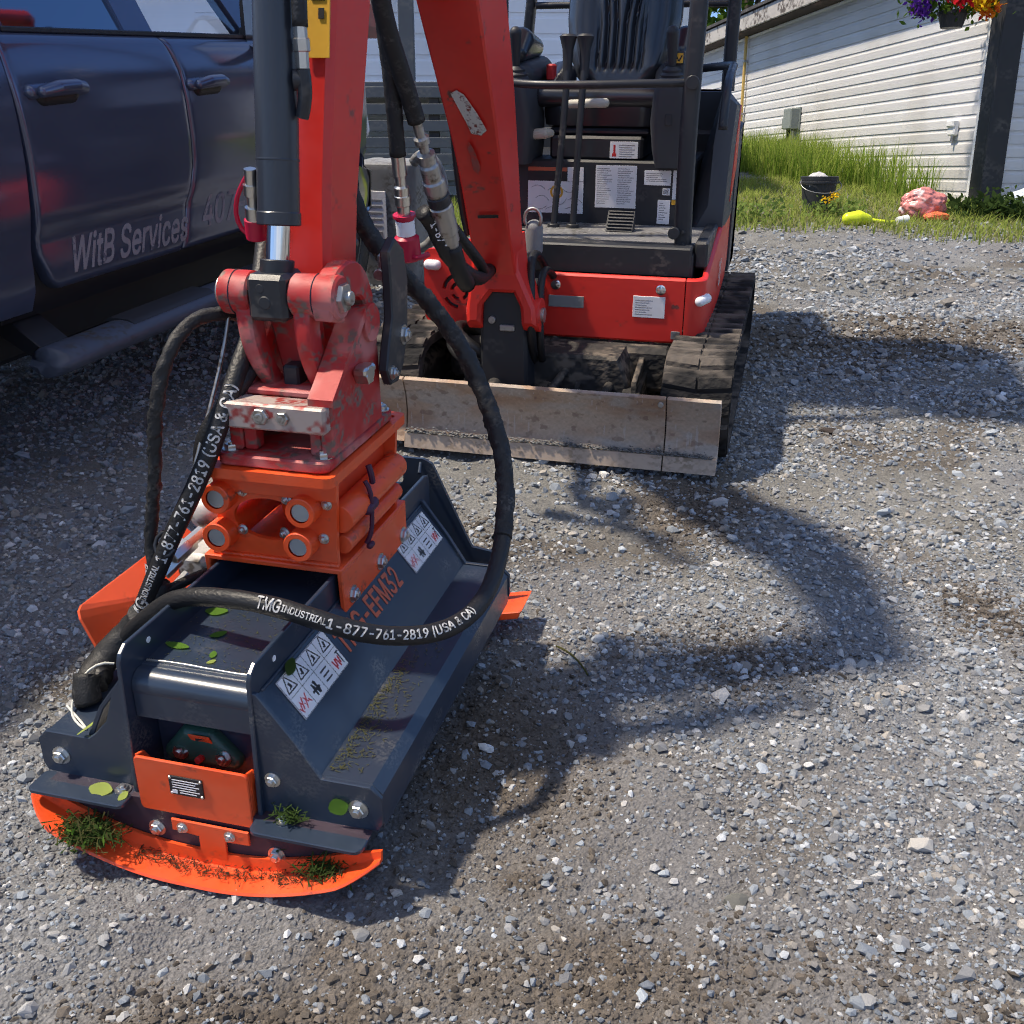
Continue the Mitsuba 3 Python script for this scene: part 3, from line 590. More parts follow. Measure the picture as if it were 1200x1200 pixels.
part(k, 'print', [obox(GBM + np.array([-.07, -.1705, .48 - i * .035]), np.eye(3), (.06, .0008, .006), .0002) for i in range(5)] + [obox(GBM + np.array([-.06, -.1705, .29]), np.eye(3), (.05, .0008, .02), .0002)], INKG, False)

# trees behind the roof
def tree(x, y, h, r, lab):
    k = thing('tree', lab, 'tree', 'trees beyond the buildings'); b = gz(x, y)
    part(k, 'trunk', loft([[(x + math.cos(t) * q, y + math.sin(t) * q, b + zz) for t in np.linspace(0, 2 * np.pi, 10, endpoint=False)] for q, zz in ((.24, -.2), (.17, h * .4), (.05, h * .95))]), BARK, True, 'W')
    cs = [np.array([x, y, b + h * .65]) + rng.normal(size=3) * r * [.6, .6, .75] for _ in range(26)]
    for c in cs[:7]: part(k, 'limb', tube(np.array([(x, y, b + h * .35), (np.array([x, y, b + h * .5]) + c) / 2, c]), .05, 6), BARK, True, 'W')
    part(k, 'crown', leaf_cloud(cs, 5200, r * .42, .16), TREEL, False, 'W')
tree(3.6, 33, 8.5, 2.6, 'leafy tree rising behind the long beige building'); tree(7.5, 36, 10, 3.2, 'tall leafy tree farther right behind the beige building')
tree(-9, 30, 9, 3., 'leafy tree behind the white house')
tree(14.5, -.5, 7.5, 2.6, 'leafy tree across the yard, mirrored in the truck window')
# ================================================================ PICKUP TRUCK (machine frame; right side at x = -2.1, nose away from the viewer)
TK = thing('pickup_truck', 'dark blue crew-cab pickup truck with faded lettering on its doors', 'truck')
ZS = np.array([.50, .545, .575, .62, .70, .742, .765, .80, .95, 1.08, 1.16, 1.22, 1.25, 1.27, 1.285])
XS = np.array([-2.150, -2.125, -2.112, -2.104, -2.100, -2.097, -2.086, -2.078, -2.064, -2.064, -2.072, -2.084, -2.094, -2.108, -2.128])
xs_ = lambda z: np.interp(z, ZS, XS)
def side_panel(yl, yr, z0, z1, t=.03, ny=10, nz=26, off=0., r=.012):
    def fn(u, v):
        z = z0 + (z1 - z0) * v; a, b = yl(z), yr(z); y = a + (b - a) * u
        e = np.minimum(np.minimum((y - a), (b - y)), np.minimum(z - z0, z1 - z)); x = xs_(z) + off - .010 * np.clip(1 - e / r, 0, 1) ** 2
        return np.stack([x, y, z], -1)
    us = np.r_[0, .008, .02, np.linspace(.04, .96, ny), .98, .992, 1]; vs = np.r_[0, .012, .03, np.linspace(.05, .95, nz), .97, .988, 1]
    U, Vv = np.meshgrid(us, vs, indexing='ij'); A = fn(U, Vv); B = A.copy(); B[..., 0] -= t
    nu, nv = len(us), len(vs); a = (np.arange(nu - 1)[:, None] * nv + np.arange(nv - 1)).ravel()
    q = np.vstack([np.stack([a, a + nv, a + nv + 1], 1), np.stack([a, a + nv + 1, a + 1], 1)]); N = nu * nv
    ring = np.r_[np.arange(nu) * nv, (nu - 1) * nv + np.arange(1, nv), (np.arange(nu - 1)[::-1]) * nv + nv - 1, np.arange(1, nv - 1)[::-1]]
    r2 = np.roll(ring, -1); f = np.vstack([q, q[:, ::-1] + N, np.stack([ring, ring + N, r2 + N], 1), np.stack([ring, r2 + N, r2], 1)])
    m = trimesh.Trimesh(np.vstack([A.reshape(-1, 3), B.reshape(-1, 3)]), f, process=False)
    if m.volume < 0: m.invert()
    return m
zi = lambda zs, ys: (lambda z: np.interp(z, zs, ys))
rear_l = zi([.575, .60, .69, .97, 1.157, 1.285], [2.66, 2.625, 2.58, 2.568, 2.556, 2.56]); rear_r = zi([.575, .6, .87, 1.166, 1.285], [3.352, 3.36, 3.430, 3.416, 3.372])
fr_l = lambda z: rear_r(z) + .009; fr_r = zi([.575, .62, .9, 1.285], [4.30, 4.40, 4.44, 4.42])
d1 = part(TK, 'door', side_panel(rear_l, rear_r, .575, 1.283), TRUCK, 35)
d2 = part(TK, 'door', side_panel(fr_l, fr_r, .575, 1.283), TRUCK, 35)
# body below and behind the doors
def xsec(z): return xs_(z) - .035
pz = [.50, .56, .75, .95, 1.16, 1.28]
part(TK, 'cab', [prism([(xsec(z), z) for z in pz] + [(-3.86 - (xsec(z) + 2.1), z) for z in pz[::-1]], 'y', 2.47, 4.47, .004)], TRIMB, 30)
ppl = prism([(-2.150, 1.30), (-2.385, 1.83), (-2.50, 1.89), (-3.46, 1.89), (-3.575, 1.83), (-3.81, 1.30)], 'y', 2.50, 2.56, .006)
part(TK, 'rear_cab_wall', ppl, TRUCK, 30)
part(TK, 'roof', [loft([[(-2.385, y, 1.83), (-2.50, y, 1.90 + c), (-2.98, y, 1.925 + c), (-3.46, y, 1.90 + c), (-3.575, y, 1.83), (-3.46, y, 1.80), (-2.5, y, 1.80)] for y, c in ((2.5, -.03), (2.56, 0), (3.3, .015), (3.9, 0), (4.02, -.03))])], TRUCK, 40)
def pillar(y0, y1, y0t, y1t, m=TRUCK, o=0.):
    return loft([[(-2.140 + o, y0, 1.285), (-2.140 + o, y1, 1.285), (-2.20 + o, y1, 1.285), (-2.20 + o, y0, 1.285)], [(-2.372 + o, y0t, 1.83), (-2.372 + o, y1t, 1.83), (-2.43 + o, y1t, 1.83), (-2.43 + o, y0t, 1.83)]])
part(TK, 'pillar', pillar(2.50, 2.655, 2.52, 2.72), TRUCK); part(TK, 'pillar', pillar(3.225, 3.385, 3.17, 3.32), TRUCK); part(TK, 'pillar', pillar(4.03, 4.44, 3.72, 3.92), TRUCK)
part(TK, 'window_seal', [box(-2.150, -2.118, 2.62, 4.10, 1.279, 1.294, .003)], TRIMB)
def pane(y0, y1, y0t, y1t): 
    V = np.array([(-2.152, y0, 1.288), (-2.152, y1, 1.288), (-2.390, y1t, 1.83), (-2.390, y0t, 1.83)]); return trimesh.Trimesh(V, [(0, 1, 2), (0, 2, 3)], process=False)
part(TK, 'window', pane(2.64, 3.24, 2.70, 3.19), GLASSD, False, label='dark rear side window mirroring the sky')
part(TK, 'window', pane(3.37, 4.05, 3.30, 3.76), 'clear_glass', False, label='clear front side window')
# far side, windscreen, seats seen through the front window
part(TK, 'far_side', [prism([(-3.83, .5), (-3.87, 1.0), (-3.83, 1.28), (-3.80, 1.28), (-3.80, .5)], 'y', 2.5, 5.05, .003)], TRUCK, 30)
part(TK, 'seat', [loft([rpoly(-2.78, -2.33, 3.30 + .1 * t_, 3.44 + .1 * t_, .05)[0:0] or [(a_, b_ + .12 * t_, .8 + .75 * t_) for a_, b_ in rpoly(-2.78, -2.33, 3.12, 3.26, .05)] for t_ in (1., .95, .5, 0)]), box(-2.78, -2.33, 3.2, 3.75, .72, .88, .04)], CABIN, 40)
part(TK, 'dashboard', [box(-3.72, -2.20, 4.05, 4.42, .95, 1.27, .05)], CABIN, 40)
part(TK, 'windscreen', trimesh.Trimesh(np.array([(-2.25, 4.62, 1.27), (-3.71, 4.62, 1.27), (-3.5, 3.98, 1.85), (-2.46, 3.98, 1.85)]), [(0, 1, 2), (0, 2, 3)], process=False), 'clear_glass', False)
# bed, hood, fenders
def fender(y0, y1, cy, zb, ztop, R=.50):
    ys = np.linspace(y0, y1, 60); arch = [zb if abs(y - cy) > R else max(zb, .40 + math.sqrt(max(R * R - (y - cy) ** 2, 0))) for y in ys]
    nz = 14; A = np.array([[(np.interp(z, ZS, XS), y, z) for z in np.linspace(a_, ztop, nz)] for y, a_ in zip(ys, arch)]); B = A - [.04, 0, 0]
    a = (np.arange(59)[:, None] * nz + np.arange(nz - 1)).ravel(); q = np.vstack([np.stack([a, a + nz, a + nz + 1], 1), np.stack([a, a + nz + 1, a + 1], 1)]); N = 60 * nz
    ring = np.r_[np.arange(60) * nz, 59 * nz + np.arange(1, nz), np.arange(59)[::-1] * nz + nz - 1, np.arange(1, nz - 1)[::-1]]; r2 = np.roll(ring, -1)
    m = trimesh.Trimesh(np.vstack([A.reshape(-1, 3), B.reshape(-1, 3)]), np.vstack([q, q[:, ::-1] + N, np.stack([ring, ring + N, r2 + N], 1), np.stack([ring, r2 + N, r2], 1)]), process=False)
    if m.volume < 0: m.invert()
    return m
BZ = 1.285
bs = part(TK, 'bed', [fender(.62, 2.548, 1.72, .53, BZ), box(-3.86, -3.80, .62, 2.5, .5, BZ, .01), box(-3.83, -2.16, .60, .66, .55, BZ, .01), box(-3.83, -2.18, .64, 2.48, .72, .76, .005), box(-3.83, -2.14, 2.44, 2.48, .6, BZ, .005)], TRUCK, 35)
part(TK, 'bed_rail', box(-2.19, -2.098, .62, 2.5, BZ + .002, BZ + .03, .008), TRIMB)
part(TK, 'front_fender', fender(4.455, 5.05, 4.86, .52, 1.20, .40), TRUCK, 35)
part(TK, 'hood', loft([[(-2.14, y, 1.195 - c), (-2.22, y, 1.25 - c), (-2.6, y, 1.31 - c), (-3.36, y, 1.31 - c), (-3.74, y, 1.25 - c), (-3.82, y, 1.195 - c), (-3.82, y, .9), (-2.14, y, .9)] for y, c in ((4.46, 0), (4.8, .02), (5.05, .04))]), TRUCK, 40)
part(TK, 'nose', loft([[(-2.105 - e, y, z0), (-2.105 - e, y, z1), (-3.855 + e, y, z1), (-3.855 + e, y, z0)] for y, e, z0, z1 in ((5.051, .0, .50, 1.16), (5.15, .03, .50, 1.14), (5.25, .08, .5, 1.11), (5.32, .18, .5, 1.08), (5.36, .34, .5, 1.0))]), TRUCK, 50)
part(TK, 'bumper', [loft([[(x_, 5.28 + q, .46), (x_, 5.44 + q, .50), (x_, 5.46 + q, .68), (x_, 5.28 + q, .72)] for x_, q in ((-2.10, -.30), (-2.25, -.05), (-3.7, -.05), (-3.85, -.30))])], CHROME, 40)
part(TK, 'headlight', rsphere([(-2.15, 5.14, .88), (-2.15, 5.10, 1.0), (-2.30, 5.28, .9), (-2.30, 5.24, 1.0)], .055), LAMPW, 40)
part(TK, 'grille', box(-3.4, -2.55, 5.33, 5.40, .74, 1.04, .02), TRIMB)
for cy in (1.72, 4.86):
    for x0 in (-2.14, -3.58):
        w = part(TK, 'wheel', [lathe([(.20, 0), (.24, .01), (.255, .03), (.255, .22), (.2, .24), (.10, .10), (0, .10)], (x0, cy, .40), (-1, 0, 0), 32)], STEEL, 40)
        part(w, 'tyre', lathe([(.25, .02), (.30, 0), (.37, .015), (.40, .05), (.40, .20), (.37, .245), (.30, .26), (.25, .24)], (x0, cy, .40), (-1, 0, 0), 48), TRIMB, 40)
part(TK, 'wheel_housing', [box(-2.62, -2.145, 1.15, 2.29, .915, 1.02, .004), box(-2.62, -2.40, 1.1, 2.4, .5, 1.0, .02), box(-3.6, -2.3, .7, 5.1, .34, .50, .02)], TRIMB)
# running board
rbx = -2.035
part(TK, 'running_board', [loft([[(rbx + a_ * (.4 if k == 0 else 1), y + (q if b_ > 0 else 0), .405 + b_) for a_, b_ in [(.072 * math.cos(t) * (1 if abs(math.cos(t)) > .1 else 1), .042 * math.sin(t)) for t in np.linspace(0, 2 * np.pi, 20, endpoint=False)]] for k, (y, q) in enumerate(((2.44, .02), (2.455, .02), (2.6, 0), (4.5, 0), (4.62, 0)))])], BOARD, 40, label='dark tubular running board under the doors')
for y0, y1 in ((2.82, 3.32), (3.62, 4.15)): part(TK, 'running_board__step_pad', loft([[(rbx + .05, y, .436), (rbx + .03, y, .449), (rbx - .04, y, .453), (rbx - .062, y, .44)] for y in (y0, y0 + .02, y1 - .02, y1)]), PLAS, 30)
for y in (2.52, 4.3): part(TK, 'bracket', prism([(-2.03, .37), (-2.20, .50), (-2.32, .50), (-2.10, .37)], 'y', y, y + .13, .003), TRIMB)
# handles
for dk, y0 in ((d1, 2.62), (d2, 3.452)):
    part(dk, 'handle', [rsphere([(-2.040, y0 + .02, 1.128), (-2.030, y0 + .08, 1.138), (-2.030, y0 + .16, 1.14), (-2.045, y0 + .215, 1.134)], [.016, .019, .019, .015]), rsphere([(-2.066, y0 + .0, 1.128), (-2.066, y0 + .235, 1.134)], .02)], TRUCK, 40)
    part(dk, 'handle_recess', rsphere([(-2.083, y0 + .05, 1.118), (-2.083, y0 + .18, 1.122)], [.034, .034]), TRIMB, 40)
# mirror
mi_ = part(TK, 'mirror', [loft([[(-2.015 + a_ * .115, 3.98 + q, 1.345 + b_ * .115) for a_, b_ in [(np.sign(math.cos(t)) * abs(math.cos(t)) ** .5, np.sign(math.sin(t)) * abs(math.sin(t)) ** .5) for t in np.linspace(0, 2 * np.pi, 24, endpoint=False)]] for q in (0, .02, .07)]) , box(-2.16, -2.05, 4.00, 4.07, 1.27, 1.32, .01)], TRIMB, 40)
part(mi_, 'glass', plate(Polygon(rpoly(-2.11, -1.92, 1.25, 1.44, .03)), 'y', 3.974, 3.978), CHROME, False)
# lettering
EX, EZ = np.array([0, 1., 0]), np.array([0., 0, 1.])
def on_side(m, lift=.0012): 
    v = m.vertices; m.vertices = np.column_stack([xs_(v[:, 2]) + lift + (v[:, 0] - v[:, 0].min()), v[:, 1], v[:, 2]]); return m
part(d1, 'lettering', on_side(text_on('WitB Services', .100, (0, 2.705, .614), EX, EZ, .0006, True, .28, .74)), LETT, False)
part(d2, 'lettering', on_side(text_on('407-1', .105, (0, 3.475, .640), EX, EZ, .0006, True, .24, .92)), LETT, False)
# ================================================================ MINI EXCAVATOR (machine frame)
EX_ = thing('mini_excavator', 'red mini excavator with open canopy, seat, tracks and rusty dozer blade', 'excavator')
XC = -.74
# --- dozer blade
bprof_f = [(3.060, .030), (3.085, .075), (3.094, .13), (3.086, .19), (3.062, .245)]
bprof = bprof_f + [(3.082, .250), (3.108, .19), (3.114, .13), (3.106, .07), (3.09, .03)]
bl = part(EX_, 'blade', prism(bprof, 'x', -1.175, -.311, .0015), BLADE, 40, label='rusty brown dozer blade')
part(bl, 'extension', prism(bprof, 'x', -.307, -.140, .0015), BLADE, 40); part(bl, 'extension', prism(bprof, 'x', -1.345, -1.179, .0015), BLADE, 40)
part(bl, 'cutting_edge', prism([(3.046, .014), (3.056, .062), (3.068, .064), (3.064, .014)], 'x', -1.175, -.311, .001), BLADEW, 30)
part(bl, 'cutting_edge', prism([(3.046, .014), (3.056, .062), (3.068, .064), (3.064, .014)], 'x', -.307, -.141, .001), BLADEW, 30)
part(bl, 'rib', [prism([(3.11, .05), (3.11, .24), (3.19, .10), (3.19, .05)], 'x', x, x + .02) for x in (-1.0, -.78, -.5, -.33)], UNDER)
part(bl, 'pin', [cyl((-.325, 3.055, .228), (-.325, 3.09, .228), .009), cyl((-.325, 3.06, .08), (-.325, 3.10, .08), .008)], STEEL)
lo_ = np.column_stack([rng.uniform(-1.17, -.15, 1500), rng.normal(3.058, .006, 1500), .066 + np.abs(rng.normal(0, .012, 1500)) * (meshkit.fbm(np.c_[rng.uniform(0, 6, 1500), np.zeros((1500, 2))], 2) + .2)])
def crumbs(P, s, seed=0):
    v, f = SV[seed]; V = (P[:, None] + v[None] * np.asarray(s).reshape(-1, 1, 1)).reshape(-1, 3); return trimesh.Trimesh(V, (f[None] + np.arange(len(P))[:, None, None] * len(v)).reshape(-1, 3), process=False)
part(bl, 'grit', crumbs(lo_, rng.uniform(.0025, .006, 1500)), GRIT, False, stuff=True)
for x in (-1.02, -.48): part(EX_, 'blade_arm', prism([(3.10, .08), (3.11, .17), (3.62, .24), (3.66, .14)], 'x', x, x + .06), UNDER)
part(EX_, 'blade_cylinder', [cyl((-.90, 3.13, .19), (-.90, 3.36, .24), .026), cyl((-.90, 3.24, .215), (-.90, 3.60, .30), .046)], UNDER, 30)
# --- undercarriage
part(EX_, 'chassis', [box(-1.14, -.34, 3.45, 4.55, .14, .30, .02), prism([(-1.05, .12), (-.43, .12), (-.50, .30), (-.98, .30)], 'y', 3.30, 3.5, .01), cyl((XC, 3.98, .29), (XC, 3.98, .345), .30, 40)], UNDER, 30)
for x in np.linspace(-1.03, -.45, 7): part(EX_, 'chassis__rib', prism([(3.25, .10), (3.28, .20 + rng.uniform(-.02, .04)), (3.46, .27), (3.46, .12)], 'x', x, x + .018), UNDER)
part(EX_, 'chassis__pipe', [tube([(-.72, 3.16, .16), (-.68, 3.3, .24), (-.60, 3.45, .28)], .014), tube([(-.82, 3.14, .12), (-.80, 3.3, .22), (-.76, 3.5, .30)], .012), tube([(-.55, 3.2, .15), (-.52, 3.35, .22), (-.5, 3.5, .26)], .016)], UNDER)
def mound(x0, x1, y0, y1, zb, h, seed):
    return quadgrid(lambda u, v: np.stack([x0 + (x1 - x0) * u, y0 + (y1 - y0) * v, zb + h * (np.sin(np.pi * u) * np.sin(np.pi * v)) ** .6 * (.4 + 1.2 * meshkit.fbm(np.stack([u * 6, v * 6, u * 0], -1) + seed, 4))], -1), 40, 30)
part(EX_, 'caked_mud', [mound(-1.12, -.36, 3.2, 3.75, .02, .20, 2)], DIRT, True)
# --- tracks
def track(x0, x1, base):
    R, y0, y1 = .165, 3.28, 4.62; zc = R + .012
    def loop(r):
        t = np.linspace(-np.pi / 2, -3 * np.pi / 2, 15); a = [(y0 + r * math.cos(q), zc + r * math.sin(q)) for q in t]
        b = [(y1 + r * math.cos(q), zc + r * math.sin(q)) for q in np.linspace(np.pi / 2, -np.pi / 2, 15)]
        top = [(y0 + (y1 - y0) * q, zc + r - .012 * math.sin(np.pi * q)) for q in np.linspace(.08, .92, 12)]
        return np.array(a + top + b)
    o, i_ = loop(R), loop(R - .032); n = len(o)
    rings = [[(x0, *p) for p in o], [(x1, *p) for p in o], [(x1, *p) for p in i_], [(x0, *p) for p in i_]]
    V = np.vstack(rings); i = np.arange(n); j = (i + 1) % n; f = []
    for a, b in ((0, 1), (1, 2), (2, 3), (3, 0)): f += [np.stack([a*n+i, a*n+j, b*n+j], 1), np.stack([a*n+i, b*n+j, b*n+i], 1)]
    m = trimesh.Trimesh(V, np.vstack(f), process=False)
    if m.volume < 0: m.invert()
    tk = part(EX_, 'track', m, TRACK, 30)
    # lugs in a chevron along the belt
    P = Path(np.vstack([o, o[:1]]), 2) if False else None
    seg = np.linalg.norm(np.diff(np.vstack([o, o[:1]]), axis=0), axis=1); cum = np.r_[0, np.cumsum(seg)]; oo = np.vstack([o, o[:1]]); L = cum[-1]; nl = 46
    for q in range(nl):
        s = (q + .5) / nl * L; 
        def at(s): s = s % L; return np.array([np.interp(s, cum, oo[:, 0]), np.interp(s, cum, oo[:, 1])])
        for h_, (xa, xb, sh) in enumerate(((x0 + .004, (x0 + x1) / 2 - .004, .012), ((x0 + x1) / 2 + .004, x1 - .004, -.012))):
            pts = []
            for xx, ds in ((xa, sh if h_ == 0 else 0), (xb, 0 if h_ == 0 else -sh)):
                for e, hh in ((-.033, -.004), (.033, -.004), (.017, .010), (-.017, .010)):
                    p = at(s + e + ds); t = at(s + e + ds + .004) - at(s + e + ds - .004); t /= np.linalg.norm(t); nrm = np.array([-t[1], t[0]])
                    c = np.array([(y0 + y1) / 2, zc]); nrm = nrm * np.sign(nrm @ (p - np.array([np.clip(p[0], y0, y1), zc])) + 1e-9)
                    pp = p + nrm * hh; pts.append((xx, pp[0], pp[1]))
            part(tk, 'lug', hull(pts), TRACK, False)
    fr = part(EX_, 'track_frame', [box(x0 + .04, x1 - .05, y0 + .02, y1 - .05, .10, .24, .02)], UNDER)
    for yy, r in ((y0, .128), (y1, .128)): part(EX_, 'sprocket' if yy > 4 else 'idler', lathe([(0, 0), (r, 0), (r, .05), (r * .8, .055), (r * .75, .09), (0, .09)], (x0 + .05, yy, zc), (1, 0, 0), 28), UNDER)
    for q in range(3): part(EX_, 'roller', cyl((x0 + .05, 3.6 + q * .33, .085), (x1 - .04, 3.6 + q * .33, .085), .05), UNDER)
track(-.335, -.115, 0); track(-1.365, -1.145, 1)

# --- revolving frame skirt (front apron with rounded right corner)
def skirt(path, zb, zt, t=.02, bev=.008):   # path: list of (x,y) outside line, zb/zt functions of the running index
    P = np.array(path, float); n = len(P); T = np.gradient(P, axis=0); N = np.stack([T[:, 1], -T[:, 0]], 1); N /= np.linalg.norm(N, axis=1, keepdims=True)
    rings = []
    for k in range(n):
        o, i_ = P[k], P[k] - N[k] * t; m_ = P[k] - N[k] * bev
        rings.append([(*m_, zb[k]), (*o, zb[k] + bev), (*o, zt[k] - bev), (*m_, zt[k]), (*i_, zt[k]), (*i_, zb[k])])
    return loft(rings)
arc = [(-.30 + .055 * math.sin(t), 3.56 - .06 * math.cos(t)) for t in np.linspace(0, np.pi / 2, 8)]
front = [(x, 3.50) for x in np.linspace(-.815, -.315, 6)]
ap = part(EX_, 'front_apron', skirt(front, [.308] * 6, [.532] * 6), RED, 40, label='red front apron below the floor')
side = arc + [(-.243, 3.7), (-.240, 3.9), (-.238, 4.15), (-.237, 4.4), (-.243, 4.6)]
zt_ = [.532] * 8 + [.56, .60, .64, .70, .95]; zb_ = [.308] * 8 + [.31, .32, .34, .37, .42]
sd = part(EX_, 'side_apron', skirt([(-.311, 3.50)] + side, [.308] + zb_, [.532] + zt_), RED, 40, label='red side apron wrapping the right corner')
# things on the apron
for x in (-.760, -.395):
    l = part(ap, 'lamp', lathe([(0, -.002), (.016, -.002), (.017, .003), (.013, .004), (.012, .008), (0, .010)], (x, 3.5, .492), (0, -1, 0), 20), CHROME, 30)
part(ap, 'data_plate', box(-.805 + .02, -.66, 3.4965, 3.501, .415, .455, .001), GREYP, False)
part(ap, 'sticker', box(-.488, -.378, 3.4972, 3.501, .395, .468, .0008), WHITE, False, label='white sticker with a code on the red apron')
part(ap, 'print', [box(-.48 + 0, -.42 - .01 * (i % 3), 3.4966, 3.4975, .452 - i * .008, .455 - i * .008, .0002) for i in range(7)], INKG, False)
part(ap, 'sticker', box(-.352, -.322, 3.4972, 3.501, .325, .352, .0006), GREYP, False)
part(sd, 'side_lamp', rsphere([(-.262, 3.507, .458), (-.243, 3.545, .462)], .017), LAMPW, 40)
part(sd, 'print', text_on('U', .09, (-.2335, 3.95, .42), (0, 1, 0), (0, .05, 1), .0008, True), DECAL, False)
part(EX_, 'tow_loop', tube([(-.56, 3.53, .305), (-.56, 3.50, .29), (-.53, 3.475, .28), (-.45, 3.475, .28), (-.42, 3.50, .29), (-.42, 3.53, .305)], .009), STEEL, True)
# left lamp cowl with radial slots
def cowl():
    outer = Polygon(rpoly(-1.235, -1.03, .335, .60, .03)); holes = []
    cx, cz = -1.105, .455
    for r0, r1 in ((.022, .034), (.050, .064), (.078, .09)):
        for a0 in (20, 110, 200, 290):
            t = np.radians(np.linspace(a0 + 6, a0 + 64, 8)); holes.append(Polygon([(cx + r1 * math.cos(q), cz + r1 * math.sin(q)) for q in t] + [(cx + r0 * math.cos(q), cz + r0 * math.sin(q)) for q in t[::-1]]))
    g = outer
    for h in holes[:8]: g = g.difference(h)
    return plate(g, 'y', 3.475, 3.495)
cw = part(EX_, 'left_cowl', [cowl(), box(-1.235, -1.05, 3.50, 3.85, .34, .58, .02)], RED, 30, label='red guard with round vent slots left of the boom')
part(cw, 'vent_backing', box(-1.20, -1.05, 3.4955, 3.4985, .37, .56, .001), BLK, False)
part(cw, 'side_lamp', rsphere([(-1.215, 3.47, .545), (-1.185, 3.465, .545)], .018), LAMPW, 40)
# --- black floor box and deck
part(EX_, 'front_bulkhead', [box(-.955, -.305, 3.55, 3.66, .525, .625, .006), box(-.99, -.30, 3.56, 4.1, .33, .60, .004), box(-1.2, -.26, 4.0, 4.9, .34, .60, .004)], BLK)
part(EX_, 'floor', box(-.95, -.262, 3.662, 4.06, .606, .622, .003), mat('tread_plate', worn((.22, .22, .225), (.10, .095, .085), .4, .65, 12, 70), .45, metallic=.4, bump=proc(lambda p, n, uv: smoothstep(.4, .2, voronoi(p.x * 45., p.y * 45.)[0])), bscale=.003), 30)
part(EX_, 'floor_kerb', box(-.300, -.255, 3.60, 4.05, .55, .640, .008), BLK)
# --- seat console with stickers
sb = part(EX_, 'seat_base', [box(-1.07, -.36, 4.06, 4.75, .60, .855, .008), box(-.92, -.56, 4.08, 4.7, .855, .94, .01)], BLK, label='black seat base covered with white stickers')
def sticker(x0, x1, z0, z1, y=4.0585, lines=0, cols=1, extra=None):
    part(sb, 'sticker', box(x0, x1, y, y + .0012, z0, z1, .0003), WHITE, False); pr = []
    for c in range(cols):
        xa = x0 + (x1 - x0) * (c / cols) + .006; xb = x0 + (x1 - x0) * ((c + 1) / cols) - .008
        for i in range(lines):
            zz = z1 - .012 - i * (z1 - z0 - .02) / max(lines, 1); pr.append(box(xa, xa + (xb - xa) * rng.uniform(.45, 1), y - .0004, y + .0004, zz - .0016, zz + .0012, .0001))
    if pr: part(sb, 'print', pr, INKG, False)
sticker(-1.000, -.780, .655, .775); part(sb, 'sticker_header', [box(-1.000, -.845, 4.0575, 4.0590, .775, .812, .0003)], INK, False); part(sb, 'warning_band', box(-1.0, -.845, 4.0572, 4.0590, .812, .826, .0003), ORGINK, False)
part(sb, 'sticker', box(-.843, -.780, 4.0575, 4.059, .7765, .828, .0003), WHITE, False)
part(sb, 'print', [tube([(x, 4.0572, z), (x + .03, 4.0572, z + dz), (x + .055, 4.0572, z - dz)], .0010, 4) for x, z, dz in ((-.985, .75, .008), (-.92, .74, .012), (-.86, .745, -.01), (-.97, .71, .01), (-.90, .70, -.012), (-.84, .705, .008), (-.98, .675, -.006), (-.93, .668, .01), (-.85, .672, .006))], INKG, False)
part(sb, 'emblem', lathe([(.018, 0), (.026, 0), (.026, .001), (.018, .001)], (-.885, 4.0578, .735), (0, -1, 0), 18), YEL, False)
sticker(-.733, -.575, .682, .838, lines=17, cols=2)
sticker(-.546, -.445, .770, .824, lines=5); sticker(-.490, -.443, .628, .717, lines=8)
sticker(-.474, -.446, .735, .760); part(sb, 'print', [box(-.470 + .004 * i, -.468 + .004 * i, 4.0575, 4.0590, .739, .756, .0002) for i in range(5)], INK, False)
part(sb, 'sticker', [box(-.437, -.412, 4.0575, 4.0590, .72, .825, .0003)], WHITE, False); part(sb, 'sticker', [box(-.437, -.412, 4.0575, 4.0590, .70, .718, .0003)], YEL, False)
part(sb, 'sticker', [box(-.685, -.578, 4.0785, 4.0798, .862, .922, .0003)], WHITE, False, label='white sticker with a red arrow under the seat')
part(sb, 'arrow', [box(-.672, -.664, 4.0778, 4.079, .875, .91, .0002), box(-.676, -.660, 4.0778, 4.079, .868, .88, .0002)], REDINK, False)
part(sb, 'print', [box(-.65, -.59 - .01 * (i % 2), 4.0778, 4.079, .908 - i * .008, .911 - i * .008, .0002) for i in range(6)], INKG, False)
part(sb, 'slider_handle', rsphere([(-.99, 4.03, .945), (-.93, 4.03, .95), (-.91, 4.05, .95)], [.018, .02, .014]), mat('cream_plastic', (.48, .46, .40), .5), 40)
